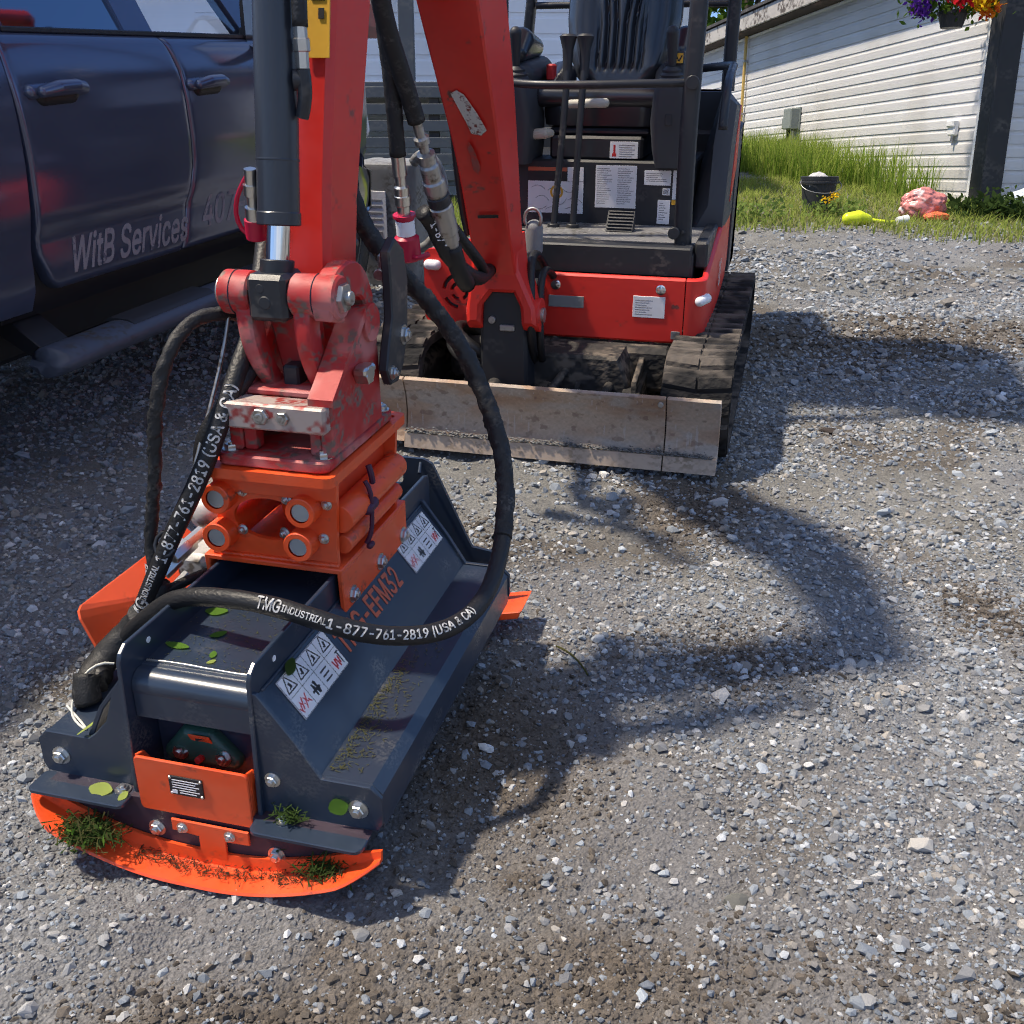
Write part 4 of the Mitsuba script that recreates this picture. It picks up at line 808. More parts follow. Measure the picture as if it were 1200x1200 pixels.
# --- seat
st_ = part(EX_, 'seat', [loft([[(XC + .01 + a_ * s_, 4.28 + b_ * s_ * .9 + .02, z) for a_, b_ in rpoly(-.235, .235, -.22, .24, .09, 6)] for z, s_ in ((.965, .90), (.975, .97), (1.02, 1.0), (1.065, .99), (1.085, .93))]), rsphere([(-.96, 4.12, 1.075), (-.50, 4.12, 1.075), (-.95, 4.4, 1.07), (-.51, 4.4, 1.07)], [.036, .036, .03, .03]),
     rsphere([(-.955, 4.25, 1.10), (-.955, 4.45, 1.14)], [.035, .06]), rsphere([(-.515, 4.25, 1.10), (-.515, 4.45, 1.14)], [.035, .06]), box(-.93, -.54, 4.1, 4.6, .94, .967, .01)], SEATM, 40, label='black vinyl operator seat')
def backrest():
    nu, nv = 61, 44; u, v = np.meshgrid(np.linspace(-1, 1, nu), np.linspace(0, 1, nv), indexing='ij')
    w = np.interp(v, [0, .08, .25, .45, .62, .75, .88, .96, 1], [.14, .185, .215, .232, .232, .215, .15, .13, .10]); z = 1.10 + .56 * v; lean = .16 * v
    x = XC + .012 + u * w
    bul = .055 * (1 - np.abs(u) ** 3.2) + .045 * np.clip(np.abs(u) - .45, 0, .35) / .35 * (1 - np.abs(u) ** 6) * np.clip((v - .04) / .1, 0, 1) * np.clip((.9 - v) / .15, 0, 1)
    ribm = np.clip((v - .11) / .05, 0, 1) * np.clip((.80 - v) / .06, 0, 1) * np.clip((.44 - np.abs(u) * w / .22) / .05, 0, 1)
    ux = (u * w) * (1 - .35 * np.clip(v - .45, 0, .3) / .3 * 0) - np.sign(u) * .06 * np.clip((v - .42), 0, .25)
    bul = bul - .030 * ribm + .040 * ribm * np.abs(np.cos(ux / .036 * np.pi)) ** .8
    F = np.stack([x, 4.50 + lean - bul, z], -1); B = np.stack([x, 4.53 + lean + .03 * (1 - np.abs(u) ** 3), z], -1); N = nu * nv
    a = (np.arange(nu - 1)[:, None] * nv + np.arange(nv - 1)).ravel(); q = np.vstack([np.stack([a, a + nv, a + nv + 1], 1), np.stack([a, a + nv + 1, a + 1], 1)])
    ring = np.r_[np.arange(nu) * nv, (nu - 1) * nv + np.arange(1, nv), np.arange(nu - 1)[::-1] * nv + nv - 1, np.arange(1, nv - 1)[::-1]]; r2 = np.roll(ring, -1)
    m = trimesh.Trimesh(np.vstack([F.reshape(-1, 3), B.reshape(-1, 3)]), np.vstack([q, q[:, ::-1] + N, np.stack([ring, ring + N, r2 + N], 1), np.stack([ring, r2 + N, r2], 1)]), process=False)
    if m.volume < 0: m.invert()
    return m
part(st_, 'backrest', backrest(), SEATM, 50)
part(st_, 'lever', rsphere([(-.83, 4.02, 1.055), (-.70, 4.02, 1.06)], [.015, .017]), 'cream_plastic', 40)
part(st_, 'belt_buckle', box(-.975, -.945, 4.24, 4.30, 1.13, 1.19, .006), REDINK)
part(st_, 'belt_buckle', [box(-.52, -.48, 4.26, 4.34, 1.12, 1.20, .006)], PLAS)
# --- travel levers and front rail, pedal
for (b_, m_, t_) in (((-.867, 3.93, .615), (-.836, 3.95, 1.05), (-.833, 3.97, 1.20)), ((-.793, 3.93, .615), (-.775, 3.95, 1.05), (-.770, 3.97, 1.20))):
    lv = part(EX_, 'travel_lever', [tube([b_, tuple(np.array(b_) * .5 + np.array(m_) * .5), m_, t_], .0125), cyl(b_, np.array(b_) + [0, 0, .02], .024)], BLK, 30)
    part(lv, 'grip', lathe([(0, -.06), (.015, -.055), (.018, 0), (.020, .04), (.028, .07), (.032, .082), (.024, .090), (0, .092)], t_, (0, .05, 1), 20), PLAS, 40)
part(EX_, 'front_rail', [tube([(-1.02, 3.70, 1.145), (-.99, 3.66, 1.140), (-.373, 3.65, 1.138), (-.35, 3.66, 1.138)], .0135, 14, 0)], BLK, True)
pd = part(EX_, 'pedal', hull([(-.655, 3.86, .625), (-.555, 3.86, .625), (-.655, 3.87, .632), (-.555, 3.87, .632), (-.655, 3.92, .69), (-.555, 3.92, .69), (-.655, 3.945, .685), (-.555, 3.945, .685), (-.655, 3.93, .615), (-.555, 3.93, .615)]), PLAS, False)
for i in range(6): part(pd, 'ridge', obox((-.605, 3.866 + i * .010, .634 + i * .0105), [(1, 0, 0), (0, .69, .72), (0, -.72, .69)], (.046, .003, .005), .001), BLK, False)
# --- consoles with joysticks
for sgn, cx in ((-1, -1.035), (1, -.452)):
    cs = part(EX_, 'console', [loft([[(cx + a_, 4.05 + b_ + sh, z) for a_, b_ in rpoly(-w, w, -.12, .16, .03)] for z, w, sh in ((.84, .05, .05), (.90, .062, .03), (1.0, .07, .0), (1.10, .06, -.02), (1.13, .05, -.02))]), rsphere([(cx, 4.12, 1.155), (cx, 4.40, 1.17)], [.045, .05])], CHAR, 40)
    part(cs, 'boot', lathe([(.05, 0), (.048, .012), (.040, .02), (.042, .028), (.033, .036), (.034, .044), (.022, .055), (0, .056)], (cx - .005 * sgn, 3.99, 1.13), (0, -.1, 1), 20), PLAS, 30)
    part(cs, 'joystick', rsphere([(cx - .005 * sgn, 3.985, 1.19), (cx - .005 * sgn, 3.975, 1.25), (cx - .008 * sgn, 3.965, 1.295)], [.014, .019, .022]), PLAS, 40)
    part(cs, 'armrest', rsphere([(cx + sgn * .015, 4.10, 1.23), (cx + sgn * .02, 4.16, 1.27), (cx + sgn * .02, 4.36, 1.25)], [.035, .05, .04]), SEATM, 40)
    part(cs, 'switch', box(cx - .012, cx + .012, 3.922, 3.93, .99, 1.03, .002), WHITE if sgn < 0 else BLK)
part(EX_, 'console_001__sticker' if False else 'monitor', [box(-.475, -.415, 3.99, 4.01, 1.19, 1.235, .004), box(-.475, -.41, 4.0, 4.1, 1.12, 1.2, .01)], CHAR)
part(EX_, 'monitor__sticker', [box(-.470, -.420, 3.987, 3.990, 1.195, 1.228, .0005)], YEL, False)
part(EX_, 'monitor__print', [obox((-.462 + i * .011, 3.9862, 1.211), [(math.cos(.5 * (-1) ** i), 0, math.sin(.5 * (-1) ** i)), (0, 1, 0), (-math.sin(.5 * (-1) ** i), 0, math.cos(.5 * (-1) ** i))], (.0022, .0004, .011), .0002) for i in range(4)], INK, False)
# --- canopy
CT = 2.42
def bent(pts, w, d, m=BLK, nm='canopy_post'):
    P = Path(pts, 24); rings = []
    for i in range(len(P.P)):
        x_ = np.array([1., 0, 0]) - P.T[i] * P.T[i][0]; x_ /= np.linalg.norm(x_); y_ = np.cross(P.T[i], x_)
        rings.append([P.P[i] + x_ * a_ + y_ * b_ for a_, b_ in rpoly(-w / 2, w / 2, -d / 2, d / 2, min(w, d) * .3, 3)])
    return part(EX_, nm, loft(rings), m, 35)
bent([(-.345, 3.655, .60), (-.352, 3.655, 1.0), (-.345, 3.665, 1.4), (-.34, 3.72, 2.0), (-.34, 3.80, CT)], .058, .05)
bent([(-1.005, 3.70, .62), (-1.01, 3.70, 1.1), (-1.01, 3.72, 1.8), (-1.01, 3.80, CT)], .05, .05)
bent([(-.312, 4.86, 1.08), (-.312, 4.86, 1.3), (-.305, 4.84, 1.8), (-.31, 4.80, CT)], .055, .06)
bent([(-1.215, 4.90, 1.05), (-1.212, 4.90, 1.27), (-1.185, 4.89, 1.5), (-1.18, 4.82, CT)], .042, .06)
part(EX_, 'rear_rail', [tube([(-1.17, 4.88, 1.42), (-.32, 4.86, 1.42)], .014)], BLK, True)
part(EX_, 'grab_rail', [tube([(-.258, 3.92, .98), (-.258, 3.95, 1.06), (-.262, 4.20, 1.16), (-.27, 4.45, 1.18), (-.33, 4.70, 1.18), (-.42, 4.75, 1.17)], .016, 12)], BLK, True)
part(EX_, 'canopy_roof', [loft([[(XC + a_ * k_, 4.20 + b_ * k_, z) for a_, b_ in rpoly(-.50, .50, -.56, .56, .08, 5)] for z, k_ in ((CT, .97), (CT + .02, 1.0), (CT + .05, 1.0), (CT + .085, .94), (CT + .10, .8))])], RED, 40)
part(EX_, 'post_fork', [cyl((-.375, 3.625, .665), (-.375, 3.60, .665), .02), cyl((-.345, 3.62, 1.14), (-.345, 3.60, 1.14), .022)], BLK)
for zz in (.625, .665): part(EX_, 'bolt', hexnut((-.345, 3.63, zz), (0, -1, 0), .009), BLK, False)
# --- right hood behind the floor and rear engine cover
hd_ = part(EX_, 'right_hood', loft([[(-.242, 4.06, .62), (-.240, 4.06, .70), (-.30, 4.06, .70), (-.34, 4.06, .62)], [(-.238, 4.12, .62), (-.236, 4.12, .90), (-.30, 4.12, .92), (-.38, 4.12, .62)], [(-.236, 4.25, .62), (-.234, 4.25, 1.05), (-.29, 4.25, 1.095), (-.40, 4.25, .62)], [(-.236, 4.50, .62), (-.234, 4.50, 1.04), (-.29, 4.50, 1.10), (-.42, 4.50, .62)], [(-.25, 4.90, .60), (-.25, 4.90, 1.02), (-.31, 4.90, 1.08), (-.42, 4.90, .60)]]), CHAR, 40, label='dark grey hood at the right rear')
part(hd_, 'red_stripe', loft([[(-.2330, y, z0), (-.2320, y, z1), (-.2400, y, z1), (-.2400, y, z0)] for y, z0, z1 in ((4.30, .69, .74), (4.42, .72, .93), (4.50, .76, 1.02), (4.58, .80, 1.035))]), RED, 30)
part(EX_, 'counterweight', loft([[(-.235 - e, y, zb), (-.235 - e, y, zt), (-1.245 + e, y, zt), (-1.245 + e, y, zb)] for y, e, zb, zt in ((4.60, 0, .36, .92), (4.95, .0, .36, .95), (5.2, .06, .37, .95), (5.34, .2, .40, .93), (5.38, .3, .44, .90))]), CHAR, 40)
part(EX_, 'engine_cover', loft([[(-.30 - e, y, .9), (-.30 - e, y, zt), (-1.22 + e, y, zt), (-1.22 + e, y, .9)] for y, e, zt in ((4.72, 0, 1.08), (5.1, .02, 1.08), (5.25, .08, 1.0))]), CHAR, 40)
part(EX_, 'left_tank', [loft([[(-1.235, 4.0, z), (-1.235, 4.9, z), (-1.08, 4.9, z), (-1.08, 4.05, z)] for z in (.60, .75, .85)])], CHAR, 40)

# --- boom
def rect_loft(C, W, D, xc, ch=.018):   # C (n,2) centre line in y,z; section width W along x, depth D
    C = np.array(C, float); s = np.r_[0, np.cumsum(np.linalg.norm(np.diff(C, axis=0), axis=1))]; q = np.linspace(0, s[-1], 40); c2 = CubicSpline(s, C)
    P = c2(q); T = c2(q, 1); T /= np.linalg.norm(T, axis=1, keepdims=True); N = np.stack([T[:, 1], -T[:, 0]], 1); W_, D_, X_ = np.interp(q, s, W), np.interp(q, s, D), np.interp(q, s, xc)
    return loft([[(X_[i] + a_, *(P[i] + N[i] * b_)) for a_, b_ in rpoly(-W_[i] / 2, W_[i] / 2, -D_[i] / 2, D_[i] / 2, ch, 1)] for i in range(len(q))])
bm_ = part(EX_, 'boom', rect_loft([(3.225, .60), (3.16, .74), (3.06, .96), (2.92, 1.18), (2.72, 1.44), (2.53, 1.72), (2.32, 1.93), (2.10, 2.03), (1.90, 2.10)], [.135, .130, .132, .145, .160, .160, .155, .14, .13], [.12, .15, .20, .24, .26, .27, .24, .20, .16], [-.885, -.882, -.876, -.866, -.853, -.840, -.825, -.815, -.812], .006), RED, 30, label='red boom rising from the swing bracket')
# fork at the foot
def fork():
    o = [(-.985, .42), (-.985, .47), (-.968, .60), (-.962, .70), (-.822, .70), (-.812, .60), (-.757, .48), (-.752, .42), (-.80, .42), (-.805, .48), (-.828, .525), (-.90, .525), (-.935, .48), (-.94, .42)]
    return prism(o, 'y', 3.165, 3.31, .012)
part(bm_, 'fork', [fork(), cyl((-.990, 3.235, .445), (-.938, 3.235, .445), .055), cyl((-.802, 3.235, .445), (-.748, 3.235, .445), .055)], RED, 35)
part(bm_, 'worn_decal', prism([(3.0, 1.0), (3.0, 1.0)], 'x', 0, 1) if False else trimesh.util.concatenate([]) if False else obox((0, 0, 0), np.eye(3), (.001, .001, .001), .0001), DECAL) if False else None
def on_boom(pts, lift=.006):   # flat patch on the underside of the boom from (x,z) outline
    und = np.array([(3.171, .575), (3.088, .71), (2.974, .91), (2.823, 1.11), (2.615, 1.365)])
    P = Polygon(pts); tv, tf = trimesh.creation.triangulate_polygon(P, engine='earcut'); v, f = trimesh.remesh.subdivide_to_size(np.column_stack([tv, tv[:, 0] * 0]), tf, .03)
    y = np.interp(v[:, 1], und[:, 1], und[:, 0]); return trimesh.Trimesh(np.column_stack([v[:, 0], y - lift, v[:, 1]]), f, process=False)
# swing bracket, pins, cylinder
sbk = part(EX_, 'swing_bracket', [prism([(-.955, .20), (-.945, .50), (-.915, .53), (-.825, .53), (-.795, .50), (-.785, .20), (-.82, .16), (-.92, .16)], 'y', 3.20, 3.34, .012), cyl((-.87, 3.36, .16), (-.87, 3.36, .52), .085), box(-.96, -.78, 3.34, 3.6, .20, .26, .01), box(-.94, -.80, 3.34, 3.6, .42, .50, .01)], BLK, 35)
part(sbk, 'pin', cyl((-1.0, 3.235, .445), (-.738, 3.235, .445), .024), STEEL)
part(sbk, 'retainer', [box(-.88, -.83, 3.188, 3.205, .395, .415, .003), cyl((-.905, 3.20, .43), (-.905, 3.185, .43), .012)], STEEL)
part(sbk, 'hose_bundle', [tube([(-.80, 3.5, .55), (-.79, 3.25, .56), (-.775, 3.2, .45), (-.78, 3.24, .33), (-.80, 3.4, .25)], .014), tube([(-.77, 3.5, .52), (-.765, 3.28, .50), (-.755, 3.24, .40), (-.76, 3.3, .28)], .013), tube([(-1.02, 3.5, .30), (-1.06, 3.3, .36), (-1.0, 3.22, .34), (-.95, 3.24, .30)], .02), tube([(-1.04, 3.5, .27), (-1.07, 3.28, .30), (-.98, 3.2, .27), (-.93, 3.26, .24)], .017)], RUB, True)
part(EX_, 'boom_cylinder', [cyl((-.870, 3.10, .50), (-.845, 2.80, .90), .045)], BLK, 30) if False else None
part(EX_, 'lock_lever', [rsphere([(-.83, 3.46, .615), (-.83, 3.46, .685)], [.030, .030]), tube([(-.86, 3.47, .54), (-.845, 3.47, .62)], .016)], GREYP, 40)
part(EX_, 'lock_lever__ring', tube([(-.853, 3.44, .70), (-.853, 3.44, .74), (-.843, 3.44, .75), (-.817, 3.44, .75), (-.807, 3.44, .74), (-.807, 3.44, .70)], .006), STEEL, True)
part(EX_, 'boom_tube', [tube([(-.985, 3.20, .70), (-.99, 3.12, .9), (-.98, 3.04, 1.1), (-.96, 2.9, 1.35), (-.95, 2.6, 1.7)], .012)], BLK, True)
# --- stick (dipper) and bucket cylinder
SX = -.815
ch_ = part(EX_, 'stick', rect_loft([(1.700, .79), (1.730, 1.0), (1.79, 1.3), (1.86, 1.7), (1.93, 2.15)], [.112, .116, .118, .12, .12], [.125, .135, .16, .19, .17], [SX, SX, SX + .012, SX + .012, SX + .012], .012), RED, 30, label='red stick hanging straight down')
part(ch_, 'pin', cyl((SX - .10, 1.92, 2.06), (SX + .12, 1.92, 2.06), .035), STEEL)
part(ch_, 'decal', obox((-.772, 1.7005, 1.275), [(1, 0, 0), (0, .98, -.20), (0, .20, .98)], (.022, .0012, .06), .0003), YEL, False, label='yellow warning label on the stick')
part(ch_, 'print', [obox((-.776 + .012 * i, 1.6988, 1.262 + .02 * i), [(1, 0, 0), (0, .98, -.20), (0, .20, .98)], (.005, .0008, .008), .0002) for i in range(2)] + [obox((-.77, 1.704, 1.305), [(1, 0, 0), (0, .98, -.20), (0, .20, .98)], (.012, .0008, .004), .0002)], INK, False)
cyA, cyB = np.array([-.809, 1.575, .965]), np.array([-.802, 1.70, 1.85]); cd = (cyB - cyA) / np.linalg.norm(cyB - cyA)
cy_ = part(EX_, 'bucket_cylinder', [cyl(cyA, cyB, .0345, 32), lathe([(.0345, 0), (.0362, .002), (.0362, .020), (.0345, .022)], cyA, cd, 32), lathe([(.0348, .10), (.0352, .101), (.0352, .103), (.0348, .104)], cyA, cd, 32)], mat('cylinder_grey', (.022, .026, .036), .32, spec=.5, clear=.4), 30, label='dark grey bucket cylinder in front of the stick')
part(cy_, 'rod', cyl(np.array([-.812, 1.555, .865]), cyA + cd * .02, .0195, 28), CHROME, 30)
part(cy_, 'rod_collar', cyl((-.811, 1.557, .888), (-.8105, 1.561, .912), .028, 24), BLK, 30)
part(cy_, 'rod_eye', [box(-.848, -.778, 1.512, 1.59, .818, .895, .008)], BLK, 30); part(cy_, 'grease_port', [cyl((-.822, 1.5115, .873), (-.822, 1.518, .873), .008), cyl((-.815, 1.5105, .850), (-.815, 1.518, .850), .011)], PLAS)
part(cy_, 'port', [cyl((-.775, 1.60, 1.185), (-.762, 1.605, 1.185), .016), tube([(-.765, 1.60, 1.13), (-.757, 1.60, 1.16), (-.757, 1.60, 1.20)], .011)], BLK)
part(cy_, 'fitting', [cyl((-.757, 1.60, 1.20), (-.757, 1.602, 1.262), .0105, 6), cyl((-.757, 1.602, 1.225), (-.757, 1.602, 1.245), .013, 6)], ZINC, False)
part(cy_, 'hose', tube([(-.757, 1.602, 1.26), (-.757, 1.61, 1.34), (-.755, 1.65, 1.6)], .012), RUB, True)
# quick coupling with red dust cap hanging left of the cylinder
qc = part(EX_, 'dust_cap_coupling', [lathe([(0, -.055), (.010, -.055), (.010, -.03), (.014, -.03), (.014, -.012), (.010, -.010), (.010, .008), (.015, .008), (.015, .03), (0, .03)], (-.857, 1.585, .999), (-.10, .2, -1), 18)], ZINC, 30)
part(qc, 'cap', [cyl((-.861, 1.593, .972), (-.864, 1.60, .938), .0185)], CAP, 30); part(qc, 'strap', tube([(-.866, 1.60, .94), (-.893, 1.60, .955), (-.89, 1.59, 1.0), (-.868, 1.585, 1.035), (-.856, 1.583, 1.05)], .004, 8), CAP, True)
# --- linkage at the foot of the stick
lk = part(EX_, 'linkage', cyl((-.905, 1.55, .857), (-.849, 1.55, .857), .037, 28, .004), REDW, 30)
part(lk, 'boss', cyl((-.777, 1.55, .857), (-.694, 1.55, .857), .037, 28, .004), REDW, 30)
part(lk, 'pin_end', [lathe([(0, 0), (.026, 0), (.024, .008), (0, .008)], (-.694, 1.55, .857), (1, 0, 0), 6), cyl((-.69, 1.55, .857), (-.676, 1.55, .857), .012)], STEEL, False)
part(lk, 'pin_end', [cyl((-.905, 1.55, .857), (-.912, 1.55, .857), .027)], STEEL)
part(lk, 'collar', cyl((-.735, 1.55, .857), (-.7325, 1.55, .857), .0385, 28), DPUR); part(lk, 'collar', cyl((-.883, 1.55, .857), (-.8805, 1.55, .857), .0385, 28), DPUR)
def lever(xt, xb, w=.034):
    rings = []
    for t in np.linspace(0, 1, 14):
        x = xt + (xb - xt) * (t ** 1.3); y = 1.545 + .055 * t - .03 * math.sin(np.pi * t); z = .845 - .185 * t; ww = w * (1 - .25 * t)
        rings.append([(x + a_, y + b_, z) for a_, b_ in rpoly(-ww / 2, ww / 2, -.022, .022, .008, 2)])
    return loft(rings)
part(lk, 'lever', lever(-.862, -.835), REDW, 35); part(lk, 'lever', lever(-.757, -.745), REDW, 35)
part(lk, 'web', prism([(-.853, .83), (-.76, .83), (-.752, .70), (-.83, .70)], 'y', 1.585, 1.61, .004), REDW, 30)
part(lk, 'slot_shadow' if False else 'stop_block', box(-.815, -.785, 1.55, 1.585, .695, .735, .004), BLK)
def curved_horn():
    o = []; 
    for t in np.linspace(math.radians(200), math.radians(20), 14): o.append((1.60 + .085 * math.cos(t), .845 + .062 * math.sin(t)))
    o += [(1.700, .83), (1.705, .765), (1.685, .755)]
    for t in np.linspace(math.radians(10), math.radians(190), 10): o.append((1.615 + .045 * math.cos(t), .815 + .03 * math.sin(t)))
    return prism(o, 'x', -.735, -.700, .004)
part(lk, 'horn', curved_horn(), REDW, 35)
part(ch_, 'foot_boss', [cyl((-.885, 1.70, .775), (-.735, 1.70, .775), .058, 28), prism([(1.64, .79), (1.66, .72), (1.72, .70), (1.76, .76), (1.76, .83), (1.65, .83)], 'x', -.87, -.757)], REDW, 35)
# black side links with bolts
bk_ = part(EX_, 'side_link', prism([(1.71, .905), (1.745, .925), (1.785, .90), (1.80, .84), (1.79, .76), (1.765, .695), (1.73, .665), (1.695, .668), (1.675, .70), (1.69, .74), (1.715, .79), (1.715, .84)], 'x', -.690, -.672, .003), mat('link_steel', worn((.030, .034, .042), (.10, .09, .08), .45, .7, 18, 80), .4, metallic=.3), 35, label='dark curved steel link right of the hitch')
part(bk_, 'bolt', hexnut((-.672, 1.765, .745), (1, 0, 0), .014, .010), ZINC, False); part(bk_, 'bolt', hexnut((-.672, 1.70, .69), (1, 0, 0), .010, .008), ZINC, False)
part(EX_, 'side_link', prism([(1.71, .905), (1.745, .925), (1.785, .90), (1.80, .84), (1.79, .76), (1.765, .695), (1.73, .665), (1.695, .668), (1.675, .70), (1.69, .74), (1.715, .79), (1.715, .84)], 'x', -.925, -.907, .003), 'link_steel', 35)
part(EX_, 'valve_block', [box(-.745, -.71, 1.83, 1.87, .83, .88, .006), cyl((-.72, 1.83, .87), (-.72, 1.81, .87), .010), cyl((-.73, 1.83, .845), (-.73, 1.80, .845), .011)], STEEL, 30)
# --- hitch (red bracket) bolted on the mower's top plate
ht = part(EX_, 'hitch', [prism(rpoly(-.912, -.702, 1.462, 1.775, .02), 'z', .577, .597, .003)], REDW, 30, label='scuffed red hitch bracket')
ear = [(1.485, .600), (1.485, .690), (1.53, .715), (1.60, .765), (1.635, .800), (1.665, .808), (1.695, .790), (1.70, .755), (1.705, .60)]
part(ht, 'cheek', prism(ear, 'x', -.722, -.698, .003), REDW, 35); part(ht, 'cheek', prism(ear, 'x', -.892, -.868, .003), REDW, 35)
part(ht, 'cheek_flange', [hull([(x, y, z) for x in (-.735, -.690) for y, z in ((1.475, .692), (1.64, .808), (1.475, .704), (1.635, .822))]), cyl((-.735, 1.665, .79), (-.69, 1.665, .79), .034)], REDW, 30)
part(ht, 'cross_bar', [box(-.893, -.702, 1.462, 1.512, .646, .692, .004)], mat('scuffed_steel', worn((.40, .33, .30), (.30, .05, .045), .42, .58, 24, 90), .5, metallic=.3), 30, label='scuffed pinkish steel bar across the hitch')
for x, r in ((-.815, .015), (-.775, .012)): part(ht, 'bolt', hexnut((x, 1.462, .672), (0, -1, 0), r, .008, False, .003), STEEL, False)
part(ht, 'front_plate', [box(-.868, -.845, 1.49, 1.52, .598, .646, .003), box(-.745, -.722, 1.49, 1.52, .598, .646, .003), box(-.868, -.722, 1.62, 1.64, .598, .70, .003), box(-.868, -.722, 1.515, 1.62, .690, .702, .003)], REDW, 30)
part(ht, 'lock_pin', [cyl((-.698, 1.60, .715), (-.672, 1.60, .715), .018, 6), box(-.697, -.672, 1.575, 1.625, .715, .73, .004)], ZINC, False)
for x, y in ((-.893, 1.49), (-.722, 1.49), (-.722, 1.755), (-.893, 1.755)): part(ht, 'bolt', hexnut((x, y, .597), (0, 0, 1), .0125, .010), ZINC, False)
# --- auxiliary lines with couplers left of the boom
part(EX_, 'aux_hose', tube([(-.925, 2.30, 1.50), (-.923, 2.35, 1.40), (-.930, 2.40, 1.316), (-.927, 2.47, 1.211), (-.921, 2.53, 1.125), (-.916, 2.56, 1.071)], .0225, 16), SLEEVE, True)
part(EX_, 'aux_hose', tube([(-.962, 2.45, 1.45), (-.964, 2.5, 1.266), (-.963, 2.52, 1.173), (-.965, 2.54, 1.076), (-.969, 2.56, .99)], .0205, 16, .12, 90), SLEEVE, True)
c1 = np.array([(-.916, 2.56, 1.071), (-.890, 2.745, .735)]); dv = (c1[1] - c1[0]) / np.linalg.norm(c1[1] - c1[0])
qa = part(EX_, 'coupler', [lathe([(0, 0), (.013, 0), (.013, .04), (.020, .045), (.020, .06), (.013, .062), (.013, .085), (.024, .09), (.024, .115), (.020, .118), (.026, .125), (.026, .165), (.031, .17), (.031, .20), (.027, .21), (.027, .215)], c1[0], dv, 20)], STEEL, 30, label='steel quick coupler beside the boom')
part(qa, 'sleeve', [lathe([(.028, .212), (.031, .215), (.031, .24), (.028, .242)], c1[0], dv, 20)], BLK, 30)
part(qa, 'socket', [lathe([(.028, .242), (.033, .246), (.033, .27), (.030, .272), (.030, .33), (.026, .335), (.026, .36), (.020, .365), (.020, .39), (0, .39)], c1[0], dv, 20)], STEEL, 30)
part(EX_, 'hose_tail', [tube([c1[0] + dv * .38, c1[0] + dv * .45, c1[0] + dv * .50 + np.array([0, .05, -.02])], .026)], RUB, True)
c2 = np.array([(-.969, 2.56, .99), (-.970, 2.612, .725)]); d2_ = (c2[1] - c2[0]) / np.linalg.norm(c2[1] - c2[0])
qb = part(EX_, 'coupler', [lathe([(0, 0), (.018, 0), (.018, .05), (.014, .052), (.014, .075), (.019, .08), (.019, .10), (.021, .102), (.021, .125), (.017, .128), (.017, .15), (.022, .152), (.022, .16)], c2[0], d2_, 20)], ZINC, 30, label='coupler with a red dust cap')
part(qb, 'cap', [lathe([(0, .15), (.030, .15), (.030, .157), (.024, .16), (.024, .205), (.033, .212), (.034, .268), (.030, .272), (0, .272)], c2[0], d2_, 22)], CAP, 30)
part(qb, 'cap_label', [lathe([(.0245, .165), (.0252, .166), (.0252, .203), (.0245, .204)], c2[0], d2_, 22)], LAMPW, 30)
part(qb, 'cap_tab', tube([c2[0] + d2_ * .262 + [.02, -.02, 0], c2[0] + d2_ * .258 + [.05, -.03, 0], c2[0] + d2_ * .255 + [.065, -.02, .004]], .007, 8), CAP, True)
wh = part(EX_, 'whip_hose', [tube([(-.945, 2.66, .84), (-.925, 2.70, .79), (-.905, 2.74, .72), (-.885, 2.80, .67), (-.88, 2.92, .62), (-.90, 3.15, .60)], .022, 14, .1), tube([(-.955, 2.80, .86), (-.935, 2.84, .80), (-.90, 2.9, .72), (-.91, 3.1, .6)], .016)], RUB, True)
part(wh, 'print', [text_tube('1-877', .020, Path([(-.945, 2.66, .84), (-.925, 2.70, .79), (-.905, 2.74, .72), (-.89, 2.80, .66)]), .0225, .03, (.25, -.85, .45), 1)], WHITE, False)
part(EX_, 'hose_guard', [box(-1.13, -1.035, 2.55, 2.75, 1.26, 1.36, .025)], GREYP, 40)
# worn decals and scuffs on the boom underside (flat remains of stickers)
part(bm_, 'worn_decal', on_boom([(-.905, 1.128), (-.885, 1.136), (-.868, 1.125), (-.842, 1.075), (-.826, 1.032), (-.845, 1.018), (-.872, 1.022), (-.882, 1.06), (-.893, 1.09)]), DECAL, True)
part(bm_, 'worn_decal', on_boom([(-.895, .985), (-.885, 1.0), (-.875, .975), (-.868, .93), (-.878, .905), (-.892, .92), (-.890, .955)]), mat('faint_decal', worn((.30, .07, .06), (.45, .03, .02), .40, .55, 70, 160), .7), True)
part(bm_, 'decal_remnant', on_boom([(-.905, .782), (-.84, .785), (-.84, .776), (-.905, .772)], .006), INK, True)
# ================================================================ FLAIL MOWER (machine frame)
MW = thing('flail_mower', 'dark blue and orange flail mower head lying on the gravel', 'mower')
F0, F1 = 1.172, 2.02     # front and rear of the housing
